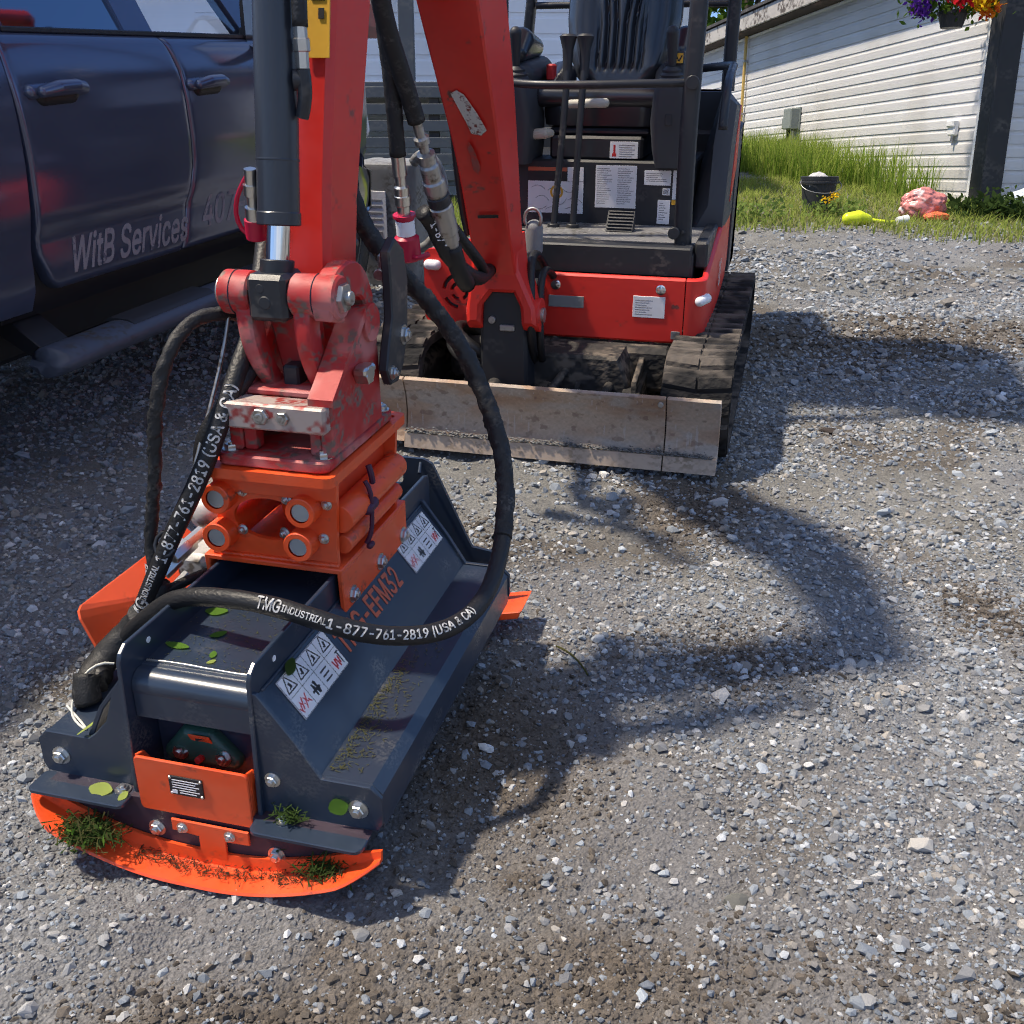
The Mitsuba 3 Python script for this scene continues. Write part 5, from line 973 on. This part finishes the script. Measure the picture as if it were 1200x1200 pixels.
# housing: one folded-sheet profile along the machine axis
prof = [(-1.120, .118), (-1.120, .172), (-1.106, .190), (-1.035, .190), (-1.003, .25), (-.945, .322), (-.715, .322), (-.657, .252), (-.618, .190), (-.532, .190), (-.517, .172), (-.517, .118), (-.60, .060), (-1.03, .060)]
hs = part(MW, 'housing', [prism([(-.947, .322), (-.947, .30), (-.713, .30), (-.713, .322)], 'y', 1.215, 1.95, .002),
     prism([(-.713, .3245), (-.657, .2535), (-.617, .1915), (-.532, .1915), (-.5155, .1745), (-.5155, .110), (-.522, .110), (-.522, .170), (-.535, .1845), (-.624, .1845), (-.664, .249), (-.713, .31)], 'y', F0 + .004, 1.93, .0015),
     prism([(-.947, .3245), (-1.003, .2535), (-1.035, .1915), (-1.108, .1915), (-1.1225, .1745), (-1.1225, .110), (-1.116, .110), (-1.116, .170), (-1.105, .1845), (-1.028, .1845), (-.996, .249), (-.947, .31)], 'y', F0 + .004, 1.93, .0015)], NAVY, 35, label='dark blue folded sheet housing')
part(MW, 'top_lip', tube([(-.937, 1.205, .296), (-.723, 1.205, .296)], .026, 24), NAVY, 40)
part(MW, 'top_lip__face', prism([(1.180, .296), (1.1795, .245), (1.186, .245), (1.205, .296)], 'x', -.937, -.723, .001), NAVY, 30)
part(MW, 'weld_seam', tube([(-.935, 1.2255, .3225), (-.86, 1.2265, .3235), (-.80, 1.2255, .3225), (-.725, 1.2265, .3235)], .0028, 8, .25, 300), STEEL, True)
# end plates
endR = [(-.722, .105), (-.722, .335), (-.708, .334), (-.652, .258), (-.612, .195), (-.530, .195), (-.5125, .176), (-.5125, .128), (-.520, .112)]
for y0 in (F0 - .008, 1.93):
    part(MW, 'end_plate', prism(endR, 'y', y0, y0 + .009, .0015), NAVY, 30)
endL = [(-.938, .105), (-.938, .335), (-.962, .30), (-.985, .235), (-1.012, .205), (-1.025, .195), (-1.108, .195), (-1.1255, .176), (-1.1255, .128), (-1.118, .112)]
for y0 in (F0 - .008, 1.93):
    part(MW, 'end_plate', prism(endL, 'y', y0, y0 + .009, .0015), NAVY, 30)
part(MW, 'lip', prism(rpoly(-.722, -.530, 1.112, F0 - .006, .016), 'z', .104, .112, .0015), NAVY, 30); part(MW, 'lip', prism(rpoly(-1.124, -.945, 1.112, F0 - .006, .012), 'z', .104, .112, .0015), NAVY, 30)
# fins
fin = [(1.150, .085), (1.163, .352), (1.170, .366), (1.186, .376), (1.97, .376), (1.99, .370), (1.995, .355), (1.995, .19), (1.95, .19), (1.9, .10)]
finpoly = Polygon(fin).difference(shapely.Point(1.235, .357).buffer(.005))
f1 = part(MW, 'fin', prism(fin, 'x', -.722, -.714, .0015), NAVY, 30); f2 = part(MW, 'fin', prism(fin, 'x', -.946, -.938, .0015), NAVY, 30)
for x in (-.7135, -.9375): part(MW, 'fin_hole', cyl((x, 1.240, .352), (x + .0012, 1.240, .352), .0055, 16, .0003), LAMPW)
# rear plate
rear = Polygon([(-.90, .10), (-.90, .385), (-.88, .395), (-.735, .395), (-.715, .385), (-.64, .22), (-.625, .19), (-.55, .18), (-.55, .10)]).difference(Polygon(rpoly(-.855, -.785, .33, .372, .012)))
part(MW, 'rear_plate', plate(rear, 'y', 2.02, 2.029), NAVY, 30)
part(MW, 'rear_brace', tube([(-.735, 1.99, .372), (-.742, 2.02, .385)], .004), NAVY)
# recess between the fins, gearbox, nuts, orange cover
part(MW, 'recess_plate', [box(-.937, -.723, 1.228, 1.236, .09, .30, .002)], NAVY, 30)
gb = part(MW, 'bearing_housing', [rsphere([(-.905, 1.222, .155), (-.795, 1.222, .155), (-.87, 1.222, .195), (-.835, 1.222, .195)], [.016, .016, .018, .018])], GREEN, 40)
for x in (-.884, -.806): part(gb, 'nut', hexnut((x, 1.206, .166), (-.0, -1, .25), .0105, .010), ZINC, False)
part(gb, 'grease_nipple', cyl((-.846, 1.206, .160), (-.846, 1.190, .164), .006, 6), REDINK, False)
part(gb, 'sticker', obox((-.842, 1.2025, .200), [(1, 0, 0), (0, .9, .43), (0, -.43, .9)], (.019, .0012, .010), .0004), ORG, False)
part(gb, 'print', obox((-.841, 1.2010, .201), [(.96, 0, .28), (0, 1, 0), (-.28, 0, .96)], (.009, .0008, .0022), .0003), INK, False)
oc = part(MW, 'orange_cover', [prism(rpoly(-.928, -.726, .092, .196, .009), 'y', 1.140, 1.146, .0015), prism([(1.146, .10), (1.146, .196), (1.165, .190), (1.20, .13), (1.20, .10)], 'x', -.928, -.922, .001), prism([(1.146, .10), (1.146, .196), (1.165, .190), (1.20, .13), (1.20, .10)], 'x', -.732, -.7265, .001), box(-.922, -.732, 1.146, 1.19, .0925, .0985, .001)], ORG, 30, label='bright orange front cover')
np_ = part(oc, 'name_plate', box(-.866, -.806, 1.1372, 1.1402, .136, .172, .0006), INK, False, label='black name plate with lettering')
part(oc, 'plate_print', [box(-.860 + (.012 if i > 3 else 0), -.812 - .006 * (i % 2), 1.1367, 1.1374, .1645 - i * .0048, .1662 - i * .0048, .0001) for i in range(6)] + [box(-.861, -.852, 1.1366, 1.1374, .139, .146, .0002)], WHITE, False)
for x in (-.863, -.809):
    for z in (.139, .169): part(oc, 'rivet', lathe([(.0028, 0), (.0022, .001), (0, .0014)], (x, 1.1371, z), (0, -1, 0), 10), ZINC, 30)
# T bracket, dark skirt, skid
part(MW, 'bracket', [prism([(-.870, .088), (-.732, .088), (-.732, .062), (-.775, .060), (-.775, .022), (-.823, .022), (-.823, .062), (-.870, .066)], 'y', 1.132, 1.137, .001)], ORG, 30)
for x in (-.85, -.765): part(MW, 'bracket__bolt', hexnut((x, 1.132, .075), (0, -1, 0), .0075, .006), ZINC, False)
sk_x = np.linspace(-1.128, -.505, 44); um = (sk_x + .8165) / .3115; sk_z = .002 + .100 * np.clip(np.abs(um) - .10, 0, 1) ** 1.9
dz = np.interp(sk_x, [-1.128, -1.05, -.55, -.505], [.0, .012, .012, 0])
part(MW, 'skirt', prism([(x, z + .008) for x, z in zip(sk_x[3:-3], sk_z[3:-3])] + [(-.53, .112), (-1.10, .112)], 'y', 1.142, 1.165, .001), DPUR, 30)
for x, z in ((-.905, .055), (-.69, .046)): part(MW, 'skirt__bolt', hexnut((x, 1.142, z), (0, -1, 0), .0115, .009), ZINC, False)
def skid():
    rings = []
    for k, x in enumerate(sk_x):
        e = max(0., (abs(um[k]) - .80) / .20); yf = 1.082 + .040 * e ** 1.6 + .004 * um[k] ** 2; z = sk_z[k]; hgt = (.030 - .012 * e); t = .0055
        rings.append([(x, yf, z + .007), (x, yf - .003, z + .0035), (x, yf, z), (x, 1.138, z - .001), (x, 1.1405, z + hgt), (x, 1.1335, z + hgt + .001), (x, 1.131, z + .008)])
    return loft(rings)
sk = part(MW, 'skid_shoe', skid(), ORG, 35, label='curved orange skid shoe along the front')
part(MW, 'rear_skid', [prism([(-.60, .03), (-.50, .055), (-.492, .075), (-.60, .05)], 'y', 1.955, 2.06, .002)], ORG, 30)
for x, z in ((-.552, .150), (-1.085, .150)): part(MW, 'end_bolt', hexnut((x, F0 - .008, z), (0, -1, 0), .0125, .011), ZINC, False)
part(MW, 'end_bolt', hexnut((-.695, F0 - .008, .178), (0, -1, 0), .010, .009), ZINC, False)
part(MW, 'end_bolt', hexnut((-.675, 1.150, .113), (0, 0, 1), .010, .007), ZINC, False); part(MW, 'end_bolt', hexnut((-.965, 1.150, .113), (0, 0, 1), .010, .007), ZINC, False)
part(MW, 'drive_rod', cyl((-1.05, 1.55, .12), (-.6, 1.55, .12), .05), BLK)
# orange side flap on the left
fl = [(-1.225, 1.415, .270), (-1.235, 1.42, .262), (-1.172, 1.41, .168), (-1.10, 1.44, .10), (-1.10, 1.90, .10), (-1.255, 1.90, .255), (-1.245, 1.90, .268)]
A_, B_, C2_, D_ = np.array([-1.222, 1.42, .268]), np.array([-1.170, 1.41, .166]), np.array([-1.12, 1.86, .12]), np.array([-1.262, 1.86, .238])
def flapmesh():
    nrm = np.cross(B_ - A_, D_ - A_); nrm /= np.linalg.norm(nrm); r = .02
    uA = (B_ - A_) / np.linalg.norm(B_ - A_); uD = (D_ - A_) / np.linalg.norm(D_ - A_)
    ring = [A_ + uA * r, A_ + uA * r * .3 + uD * r * .3, A_ + uD * r, D_, C2_, B_]; ring = np.array(ring)
    return hull(np.vstack([ring + nrm * .003, ring - nrm * .003]))
part(MW, 'side_flap', flapmesh(), ORG, False, label='orange side flap sticking out on the left')
part(MW, 'flap_bracket', [prism([(-1.10, .16), (-1.02, .20), (-.985, .29), (-1.0, .30), (-1.06, .22), (-1.12, .18)], 'y', 1.60, 1.62, .001), box(-1.02, -.96, 1.52, 1.60, .25, .29, .003)], ORG, 30)
# hydraulic motor with fittings
mo = part(MW, 'hydraulic_motor', [rsphere([(-1.0, 1.62, .37), (-.985, 1.72, .37)], [.058, .058]), rsphere([(-.995, 1.55, .44), (-.985, 1.60, .46)], [.035, .038]), box(-1.05, -.955, 1.50, 1.58, .31, .37, .012)], mat('cast_grey', worn((.50, .49, .47), (.14, .12, .10), .42, .6, 22, 80), .5, metallic=.2), 40, label='pale grey hydraulic motor block')
for p0, p1 in (((-1.0, 1.50, .40), (-1.035, 1.44, .36)), ((-.985, 1.51, .42), (-1.01, 1.44, .395)), ((-1.02, 1.50, .33), (-1.06, 1.42, .28))): part(mo, 'fitting', [cyl(p0, p1, .012, 6), cyl(np.array(p0) * .5 + np.array(p1) * .5, p1, .015, 6)], ZINC, False)
part(mo, 'hose', tube([(-.962, 1.52, .34), (-.99, 1.46, .345), (-1.03, 1.40, .33)], .009), RUB, True)
# saddle
sx0, sx1, sy0, sy1 = -.967, -.697, 1.475, 1.800
sd_ = part(MW, 'saddle', [box(sx0, sx1, sy0, sy1, .382, .392, .002), prism([(sy0, .384), (sy0 + .005, .30), (sy0 + .03, .282), (sy1 - .02, .282), (sy1, .30), (sy1, .384)], 'x', sx1 - .010, sx1, .002), prism([(sy0, .384), (sy0 + .005, .30), (sy0 + .03, .282), (sy1 - .02, .282), (sy1, .30), (sy1, .384)], 'x', sx0, sx0 + .010, .002)], ORG, 30, label='orange saddle bolted over the two fins')
for y in (1.515, 1.65, 1.775): part(sd_, 'bolt', hexnut((sx1, y, .325 if y < 1.8 else .345), (1, 0, 0), .0125, .010), ZINC, False)
part(sd_, 'bolt', hexnut((sx0 + .01, 1.53, .355), (1, 0, 0), .0105, .009), ZINC, False)
# suspension block between saddle and top plate
oval = Polygon([(-.835 + .068 * math.cos(t), .470 + .040 * math.sin(t)) for t in np.linspace(0, 2 * np.pi, 28, endpoint=False)])
fp = Polygon([(-.940, .393), (-.708, .393), (-.708, .43), (-.700, .55), (-.932, .55)]).difference(oval)
part(MW, 'front_web', plate(fp, 'y', 1.487, 1.497), ORG, 30); part(MW, 'weld_bead', tube(Path([(-.950, 1.4845, .3945), (-.83, 1.4845, .3945), (-.705, 1.4845, .3945)], 120), .0042, 8, .5, 260), ORG, True); part(MW, 'weld_bead', tube(Path([(-.928, 1.485, .553), (-.80, 1.485, .553), (-.705, 1.485, .553)], 110), .0038, 8, .5, 260), ORG, True); part(MW, 'weld_bead', tube(Path([(-.712, 1.20, .190), (-.655, 1.20, .2500), (-.617, 1.20, .1925)][:1] + [(-.7125, 1.40, .3235), (-.7125, 1.95, .3235)], 160), .003, 8, .5, 240) if False else tube(Path([(-.7125, 1.19, .3235), (-.7125, 1.5, .3235), (-.7125, 1.93, .3235)], 200), .0030, 8, .5, 240), NAVY, True)
part(MW, 'rear_web', plate(fp, 'y', 1.77, 1.78), ORG, 30)
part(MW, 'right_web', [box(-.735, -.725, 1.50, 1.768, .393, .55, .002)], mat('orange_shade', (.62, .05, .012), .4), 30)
for x, z in ((-.918, .512), (-.758, .503), (-.925, .437), (-.768, .437)):
    t_ = part(MW, 'tube', [lathe([(.0175, 0), (.026, 0), (.0275, .0015), (.0275, .345), (0, .345)], (x, 1.455, z), (0, 1, 0), 28)], ORG, 30)
    part(t_, 'pin', lathe([(0, .003), (.0165, .003), (.0175, .005), (.0175, .05), (0, .05)], (x, 1.455, z), (0, 1, 0), 24), PINE, 30)
    part(t_, 'bolt', hexnut((x + .037, 1.487, z + .008), (0, -1, 0), .0075, .008), ZINC, False)
    if x > -.8: part(t_, 'bolt', hexnut((x - .037, 1.487, z + .010), (-.3, -1, 0), .0085, .008), ZINC, False)
part(MW, 'cross_tube', cyl((-.84, 1.56, .455), (-.72, 1.70, .475), .017), CAP if False else ORG)
part(MW, 'right_tube', [cyl((-.706, 1.50, .478), (-.706, 1.775, .478), .026), cyl((-.708, 1.51, .425), (-.708, 1.77, .425), .018)], ORG, 30)
part(MW, 'lynch_pin', [rsphere([(-.684, 1.575, .468), (-.684, 1.60, .472)], [.010, .012]), tube([(-.690, 1.585, .52), (-.681, 1.585, .50), (-.680, 1.585, .46), (-.682, 1.58, .42), (-.69, 1.575, .400)], .0045, 8), rsphere([(-.684, 1.575, .395), (-.684, 1.585, .395)], .006), tube([(-.688, 1.60, .545), (-.684, 1.60, .53), (-.684, 1.605, .51)], .006, 8)], PURP, 30)
# top plate
tp = Polygon(rpoly(-.938, -.692, 1.450, 1.815, .016))
for x, y in ((-.713, 1.475), (-.713, 1.66), (-.715, 1.785)): tp = tp.difference(shapely.Point(x, y).buffer(.0085))
part(MW, 'top_plate', plate(tp, 'z', .556, .5745), ORG, 30)
part(MW, 'top_plate__skirt', prism([(-.930, .52), (-.70, .52), (-.695, .556), (-.934, .556)], 'y', 1.478, 1.4865, .001), ORG, 30)
# --- stickers and lettering on the right sloping side
pu = np.array([0, 1., 0]); pv = np.array([-.056, 0, .071]); pv /= np.linalg.norm(pv); pn = np.cross(pu, pv); pn = pn if pn[2] > 0 else -pn
def onp(y, w): return np.array([-.657, y, .2535]) + pv * w + pn * .0018     # w: distance up the slope from the fold
def warning(y0, w=.172, h=.076):
    o = onp(y0, .004); ax = [pu, pv, pn]
    s = part(MW, 'warning_sticker', obox(o + pu * w / 2 + pv * h / 2, ax, (w / 2, h / 2, .0006), .0002), WHITE, False, label='white warning sticker with pictograms, ' + ('front' if y0 < 1.5 else 'rear'))
    ln, rd = [], []
    def bar(u0, u1, v0, v1, a=0.): 
        c = o + pu * (u0 + u1) / 2 + pv * (v0 + v1) / 2 + pn * .0007; ca, sa = math.cos(a), math.sin(a)
        return obox(c, [pu * ca + pv * sa, pv * ca - pu * sa, pn], (abs(u1 - u0) / 2, abs(v1 - v0) / 2, .0004), .0001)
    for k in range(5): ln.append(bar(.001 + k * (w - .002) / 4 - .0004, .001 + k * (w - .002) / 4 + .0004, .001, h - .001))
    for v in (.001, h / 2 + .002, h - .001): ln.append(bar(.001, w - .001, v - .0004, v + .0004))
    for k in range(4):
        cu = (k + .5) * w / 4; cv = h * .76
        for a, du, dv_ in ((0, 0, -.010), (math.radians(62), -.0078, .003), (math.radians(-62), .0078, .003)): ln.append(bar(cu + du - .0155 if a == 0 else cu + du - .0145, cu + du + .0155 if a == 0 else cu + du + .0145, cv + dv_ - .0011, cv + dv_ + .0011, a))
        ln.append(bar(cu - .002, cu + .003, cv - .006, cv + .004, .3 * (-1) ** k)); ln.append(bar(cu - .006, cu + .001, cv - .006, cv - .004, .6 * (-1) ** k))
    for du, a in ((-.004, 0), (.006, 0), (.0, 1.5)): ln.append(bar(w * .375 + du - .002, w * .375 + du + .002, .008, .030, a * .3)); 
    ln.append(bar(w * .375 - .012, w * .375 + .012, .016, .020)); ln.append(bar(w * .39, w * .42, .012, .032, .2))
    for i in range(3): ln.append(bar(w * .56, w * .69, .010 + i * .009, .013 + i * .009))
    for i in range(9): rd.append(bar(w * .03 + i * .0038, w * .03 + i * .0038 + .0022, .008 + (i * 7 % 5) * .003, .020 + (i * 5 % 4) * .004, .5 * (-1) ** i))
    for i in range(4): rd.append(bar(w * .80 + i * .006, w * .80 + i * .006 + .0035, .008 + (i % 2) * .004, .026, .2 * (-1) ** i))
    ln.append(bar(w * .94, w * .955, .008, .032)); ln.append(bar(w * .92, w * .975, .030, .033))
    part(s, 'print', ln, INK, False); part(s, 'red_print', rd, REDINK, False)
warning(1.222); warning(1.742)
part(MW, 'model_lettering', text_on('TMG-EFM32', .043, onp(1.405, .014) - pn * .0012, pu, pv, .0008, True, 0., .76), ORGINK, False, label='orange model lettering on the sloping side')
# --- hoses of the mower
H2 = Path([(-1.085, 1.30, .215), (-1.120, 1.340, .224), (-1.090, 1.370, .254), (-1.039, 1.390, .336), (-.986, 1.410, .448), (-.919, 1.440, .583), (-.885, 1.480, .687), (-.882, 1.560, .770), (-.900, 1.660, .852), (-.919, 1.740, .944), (-.929, 1.800, 1.10), (-.931, 1.86, 1.31), (-.92, 1.92, 1.6)])
h2 = part(MW, 'pressure_hose', tube(H2, .0165, 16), RUB, True, label='black hose printed with a phone number, running up the stick')
part(h2, 'crimp', tube(Path(H2.P[2:7]), .0185, 16), STEEL, True)
part(h2, 'print', [text_tube('TMG', .024, H2, .0165, .155, (.25, -.85, .45), 1, sx=.8), text_tube('INDUSTRIAL', .0105, H2, .0165, .212, (.25, -.85, .45), 1, sx=.85), text_tube('1-877-761-2819 (USA & CA)', .0195, H2, .0165, .295, (.42, -.80, .42), 1, sx=.86)], HPRINT, False)
HB = Path([(-1.10, 1.36, .235), (-1.069, 1.360, .270), (-1.003, 1.340, .331), (-.950, 1.330, .372), (-.852, 1.310, .405), (-.769, 1.300, .412), (-.709, 1.300, .405), (-.632, 1.320, .375), (-.568, 1.380, .334), (-.506, 1.460, .309), (-.473, 1.560, .307), (-.469, 1.680, .335), (-.481, 1.780, .398), (-.512, 1.870, .488), (-.558, 1.920, .576), (-.608, 1.940, .666), (-.660, 1.940, .741), (-.717, 1.930, .809), (-.765, 1.900, .875), (-.80, 1.88, .95), (-.81, 1.89, 1.1)])
sB = HB.s / HB.L
hb = part(MW, 'return_hose', tube(HB, np.interp(sB, [0, .20, .26, 1], [.0160, .0160, .0166, .0166]), 16, .05, 45), RUB, True, label='black hose looping over the mower and up behind the stick')
part(hb, 'sleeve', tube(Path(HB.P[np.searchsorted(sB, .53):np.searchsorted(sB, .985)], 220), .0182, 16, .30, 75), SLEEVE, True)
part(hb, 'print', [text_tube('TMG', .0185, HB, .0163, .405, (.1, -.75, .65), 1, .0022, sx=.70), text_tube('INDUSTRIAL', .0095, HB, .0163, .447, (.1, -.75, .65), 1, .0022, down=.001, sx=.85), text_tube('1-877-761-2819 (USA & CA)', .0150, HB, .0167, .515, (.1, -.80, .58), 1, .0012)], HPRINT, False)
HL = Path([(-1.05, 1.40, .24), (-1.031, 1.400, .306), (-1.034, 1.420, .424), (-1.007, 1.420, .558), (-.984, 1.420, .683), (-.961, 1.450, .778), (-.946, 1.500, .813), (-.918, 1.550, .819), (-.905, 1.620, .787), (-.900, 1.66, .742)])
hl = part(MW, 'sleeved_hose', tube(Path(HL.P, 150), .0118, 14, .34, 90), SLEEVE, True, label='thin sleeved hose looping out to the left')
part(hl, 'print', [text_tube('-1-855', .013, HL, .0125, .09, (-.6, -.75, .2), 1)], HPRINT, False)
part(MW, 'elbow_hose', tube([(-.95, 1.48, .555), (-.941, 1.470, .593), (-.921, 1.470, .637), (-.889, 1.490, .683), (-.872, 1.530, .718), (-.877, 1.580, .745), (-.892, 1.640, .79)], .0145, 14), RUB, True, label='short black elbow hose beside the hitch')
part(MW, 'braided_line', tube([(-.905, 1.56, .84), (-.915, 1.53, .75), (-.925, 1.48, .66), (-.935, 1.45, .60), (-.96, 1.43, .5)], .0035, 8), STEEL, True)
part(MW, 'hose_sleeve', [tube([(-1.10, 1.28, .20), (-1.115, 1.32, .215), (-1.09, 1.36, .25), (-1.04, 1.375, .31)], .027, 14, .16, 60), tube([(-1.095, 1.27, .24), (-1.09, 1.255, .215), (-1.085, 1.25, .196)], .022, 12, .2, 60), tube([(-1.05, 1.40, .24), (-1.035, 1.40, .30), (-1.02, 1.41, .36)], .019, 12, .2, 60)], SLEEVE, True)
part(MW, 'cord', tube([(-1.06, 1.30, .25), (-1.10, 1.26, .235), (-1.105, 1.235, .205), (-1.075, 1.20, .194), (-1.045, 1.185, .194), (-1.08, 1.21, .195), (-1.12, 1.24, .19)], .0022, 6), mat('white_cord', (.55, .55, .5), .8), True)
part(MW, 'cable_tie', [tube([(-.995 + .02 * math.cos(t), 1.405 + .012 * math.sin(t), .44 + .019 * math.sin(t)) for t in np.linspace(0, 6.0, 12)], .004, 6)], BLK, True)
# --- leaves and clippings lying on the mower
def leaf_mesh(c, ln, wd_, ang, nrm=(0, 0, 1), curl=.2):
    nrm = np.asarray(nrm, float) / np.linalg.norm(nrm); a = np.cross(nrm, [0.3, 1, 0.2]); a /= np.linalg.norm(a); b = np.cross(nrm, a); d = a * math.cos(ang) + b * math.sin(ang); e = np.cross(nrm, d)
    V, f = [], []; n = 9
    for k in range(n):
        t = k / (n - 1); w = wd_ * math.sin(np.pi * min(t * .92 + .04, 1)) ** .8 * .5
        for s in (-1, 0, 1): V.append(np.asarray(c) + d * (t - .5) * ln + e * s * w + nrm * (.0012 + curl * ln * (abs(s) * .12 + .5 * (t - .5) ** 2)))
    for k in range(n - 1):
        for q in (0, 1): i = k * 3 + q; f += [(i, i + 3, i + 4), (i, i + 4, i + 1)]
    return trimesh.Trimesh(V, f, process=False)
for c, ln, w, an, nr, m, lab in (
        ((-.910, 1.275, .3225), .046, .018, .2, (0, 0, 1), LEAF, 'green leaf lying on the top plate, nearest the left fin'),
        ((-.862, 1.325, .3225), .030, .018, 1.1, (0, 0, 1), LEAF, 'small green leaf in the middle of the top plate'),
        ((-.905, 1.395, .3225), .040, .028, .5, (0, 0, 1), LEAF, 'leaf under the hose on the top plate, near the left fin'),
        ((-.838, 1.265, .3225), .022, .012, 2.2, (0, 0, 1), LEAF, 'tiny leaf near the front of the top plate'),
        ((-.83, 1.245, .3225), .016, .010, 1.2, (0, 0, 1), LEAFY, 'tiny pale leaf at the front weld of the top plate'),
        ((-.742, 1.36, .3225), .020, .012, .6, (0, 0, 1), LEAFY, 'pale leaf scrap by the right fin'),
        ((-.84, 1.455, .3225), .035, .012, .1, (0, 0, 1), LEAF, 'bright leaf lying in front of the orange saddle'),
        ((-.583, 1.160, .152), .036, .030, 1.3, (0, -1, .1), LEAF, 'round green leaf stuck beside the right end bolt'),
        ((-1.00, 1.140, .113), .042, .028, .3, (0, -.3, 1), LEAFY, 'pale green leaf on the left lip beside the orange cover'),
        ((-.955, 1.135, .113), .020, .014, 1.5, (0, -.3, 1), LEAFY, 'small pale leaf at the edge of the orange cover'),
        ((-1.030, 1.185, .205), .060, .012, 1.65, (-.4, 0, 1), LEAFY, 'long pale leaf against the left end plate'),
        ((-.703, 1.268, .3195), .040, .020, 1.9, (.7, 0, .7), LEAFD, 'dark leaf stuck on the front warning sticker')):
    k = thing('leaf', lab, 'leaf'); put(k, leaf_mesh(c, ln, w, an, nr), m, True)
def strands(P, ln, w, flat=.3):
    n = len(P); t = rng.uniform(0, 2 * np.pi, n); d = np.column_stack([np.cos(t), np.sin(t), rng.normal(0, flat, n)]); e = np.cross(d, [0, 0, 1.]) + rng.normal(0, .2, (n, 3)); e /= np.linalg.norm(e, axis=1, keepdims=True)
    L = ln * rng.uniform(.4, 1.4, (n, 1)); V = np.stack([P - d * L / 2 - e * w, P - d * L / 2 + e * w, P + d * L / 2], 1).reshape(-1, 3)
    return trimesh.Trimesh(V, np.arange(3 * n).reshape(-1, 3), process=False)
y_ = rng.uniform(1.19, 1.50, 210); P = np.column_stack([-.612 + np.abs(rng.normal(0, .016, 210)), y_, np.full(210, .1935) + rng.uniform(0, .002, 210)])
P2 = np.column_stack([rng.uniform(-.61, -.55, 160), rng.uniform(1.19, 1.62, 160), np.full(160, .194)])
k = put('flange_clippings', strands(np.vstack([P, P2]), .011, .0010, .10), CLIP, False); labels[k] = {'kind': 'stuff', 'label': 'dry green clippings strewn on the right flange of the mower', 'category': 'clippings'}
sx = rng.uniform(-.93, -.56, 800); P = np.column_stack([sx, rng.normal(1.116, .009, 800), np.interp(sx, sk_x, sk_z) + .010 + rng.uniform(0, .006, 800)])
k = put('skid_clippings', strands(P[:480] * [1, 1, 1], .012, .0010, .15), LEAFB, False); labels[k] = {'kind': 'stuff', 'label': 'dark clippings lying in the orange skid shoe', 'category': 'clippings'}
P = np.column_stack([rng.normal(-1.008, .024, 600), rng.normal(1.103, .013, 600), .048 + np.abs(rng.normal(0, .011, 600))])
k = thing('weed_tuft', 'tuft of feathery green weeds caught at the left end of the skid shoe', 'weeds'); part(k, 'green_leaves', strands(P[:320], .030, .0016, .4), LEAFD, False); part(k, 'dry_leaves', strands(P[320:], .03, .0014, .6), CLIP, False); part(k, 'broad_leaves', leaf_cloud(list(P[::12]), 60, .012, .007), LEAF, False, 'M'); part(k, 'dark_leaves', leaf_cloud(list(P[::9]), 260, .014, .006), LEAFD, False, 'M')
P = np.column_stack([rng.normal(-.60, .02, 160), rng.normal(1.12, .008, 160), .052 + np.abs(rng.normal(0, .008, 160))])
k = thing('weed_tuft', 'small tuft of weeds caught at the right end of the skid shoe', 'weeds'); put(k, strands(P, .03, .0016, .5), LEAFD, False)
P = np.column_stack([rng.normal(-.665, .012, 120), rng.normal(1.150, .005, 120), .118 + np.abs(rng.normal(0, .008, 120))])
k = thing('weed_tuft', 'tiny tuft of weeds on the right lip beside the fin', 'weeds'); put(k, strands(P, .02, .0014, .5), LEAFD, False)
P = np.column_stack([rng.uniform(-.93, -.73, 260), rng.uniform(1.23, 1.47, 260), np.full(260, .324)])
k = put('top_clippings', strands(P, .006, .0009, .1), CLIP, False); labels[k] = {'kind': 'stuff', 'label': 'crumbs of clippings on the top plate of the mower', 'category': 'clippings'}
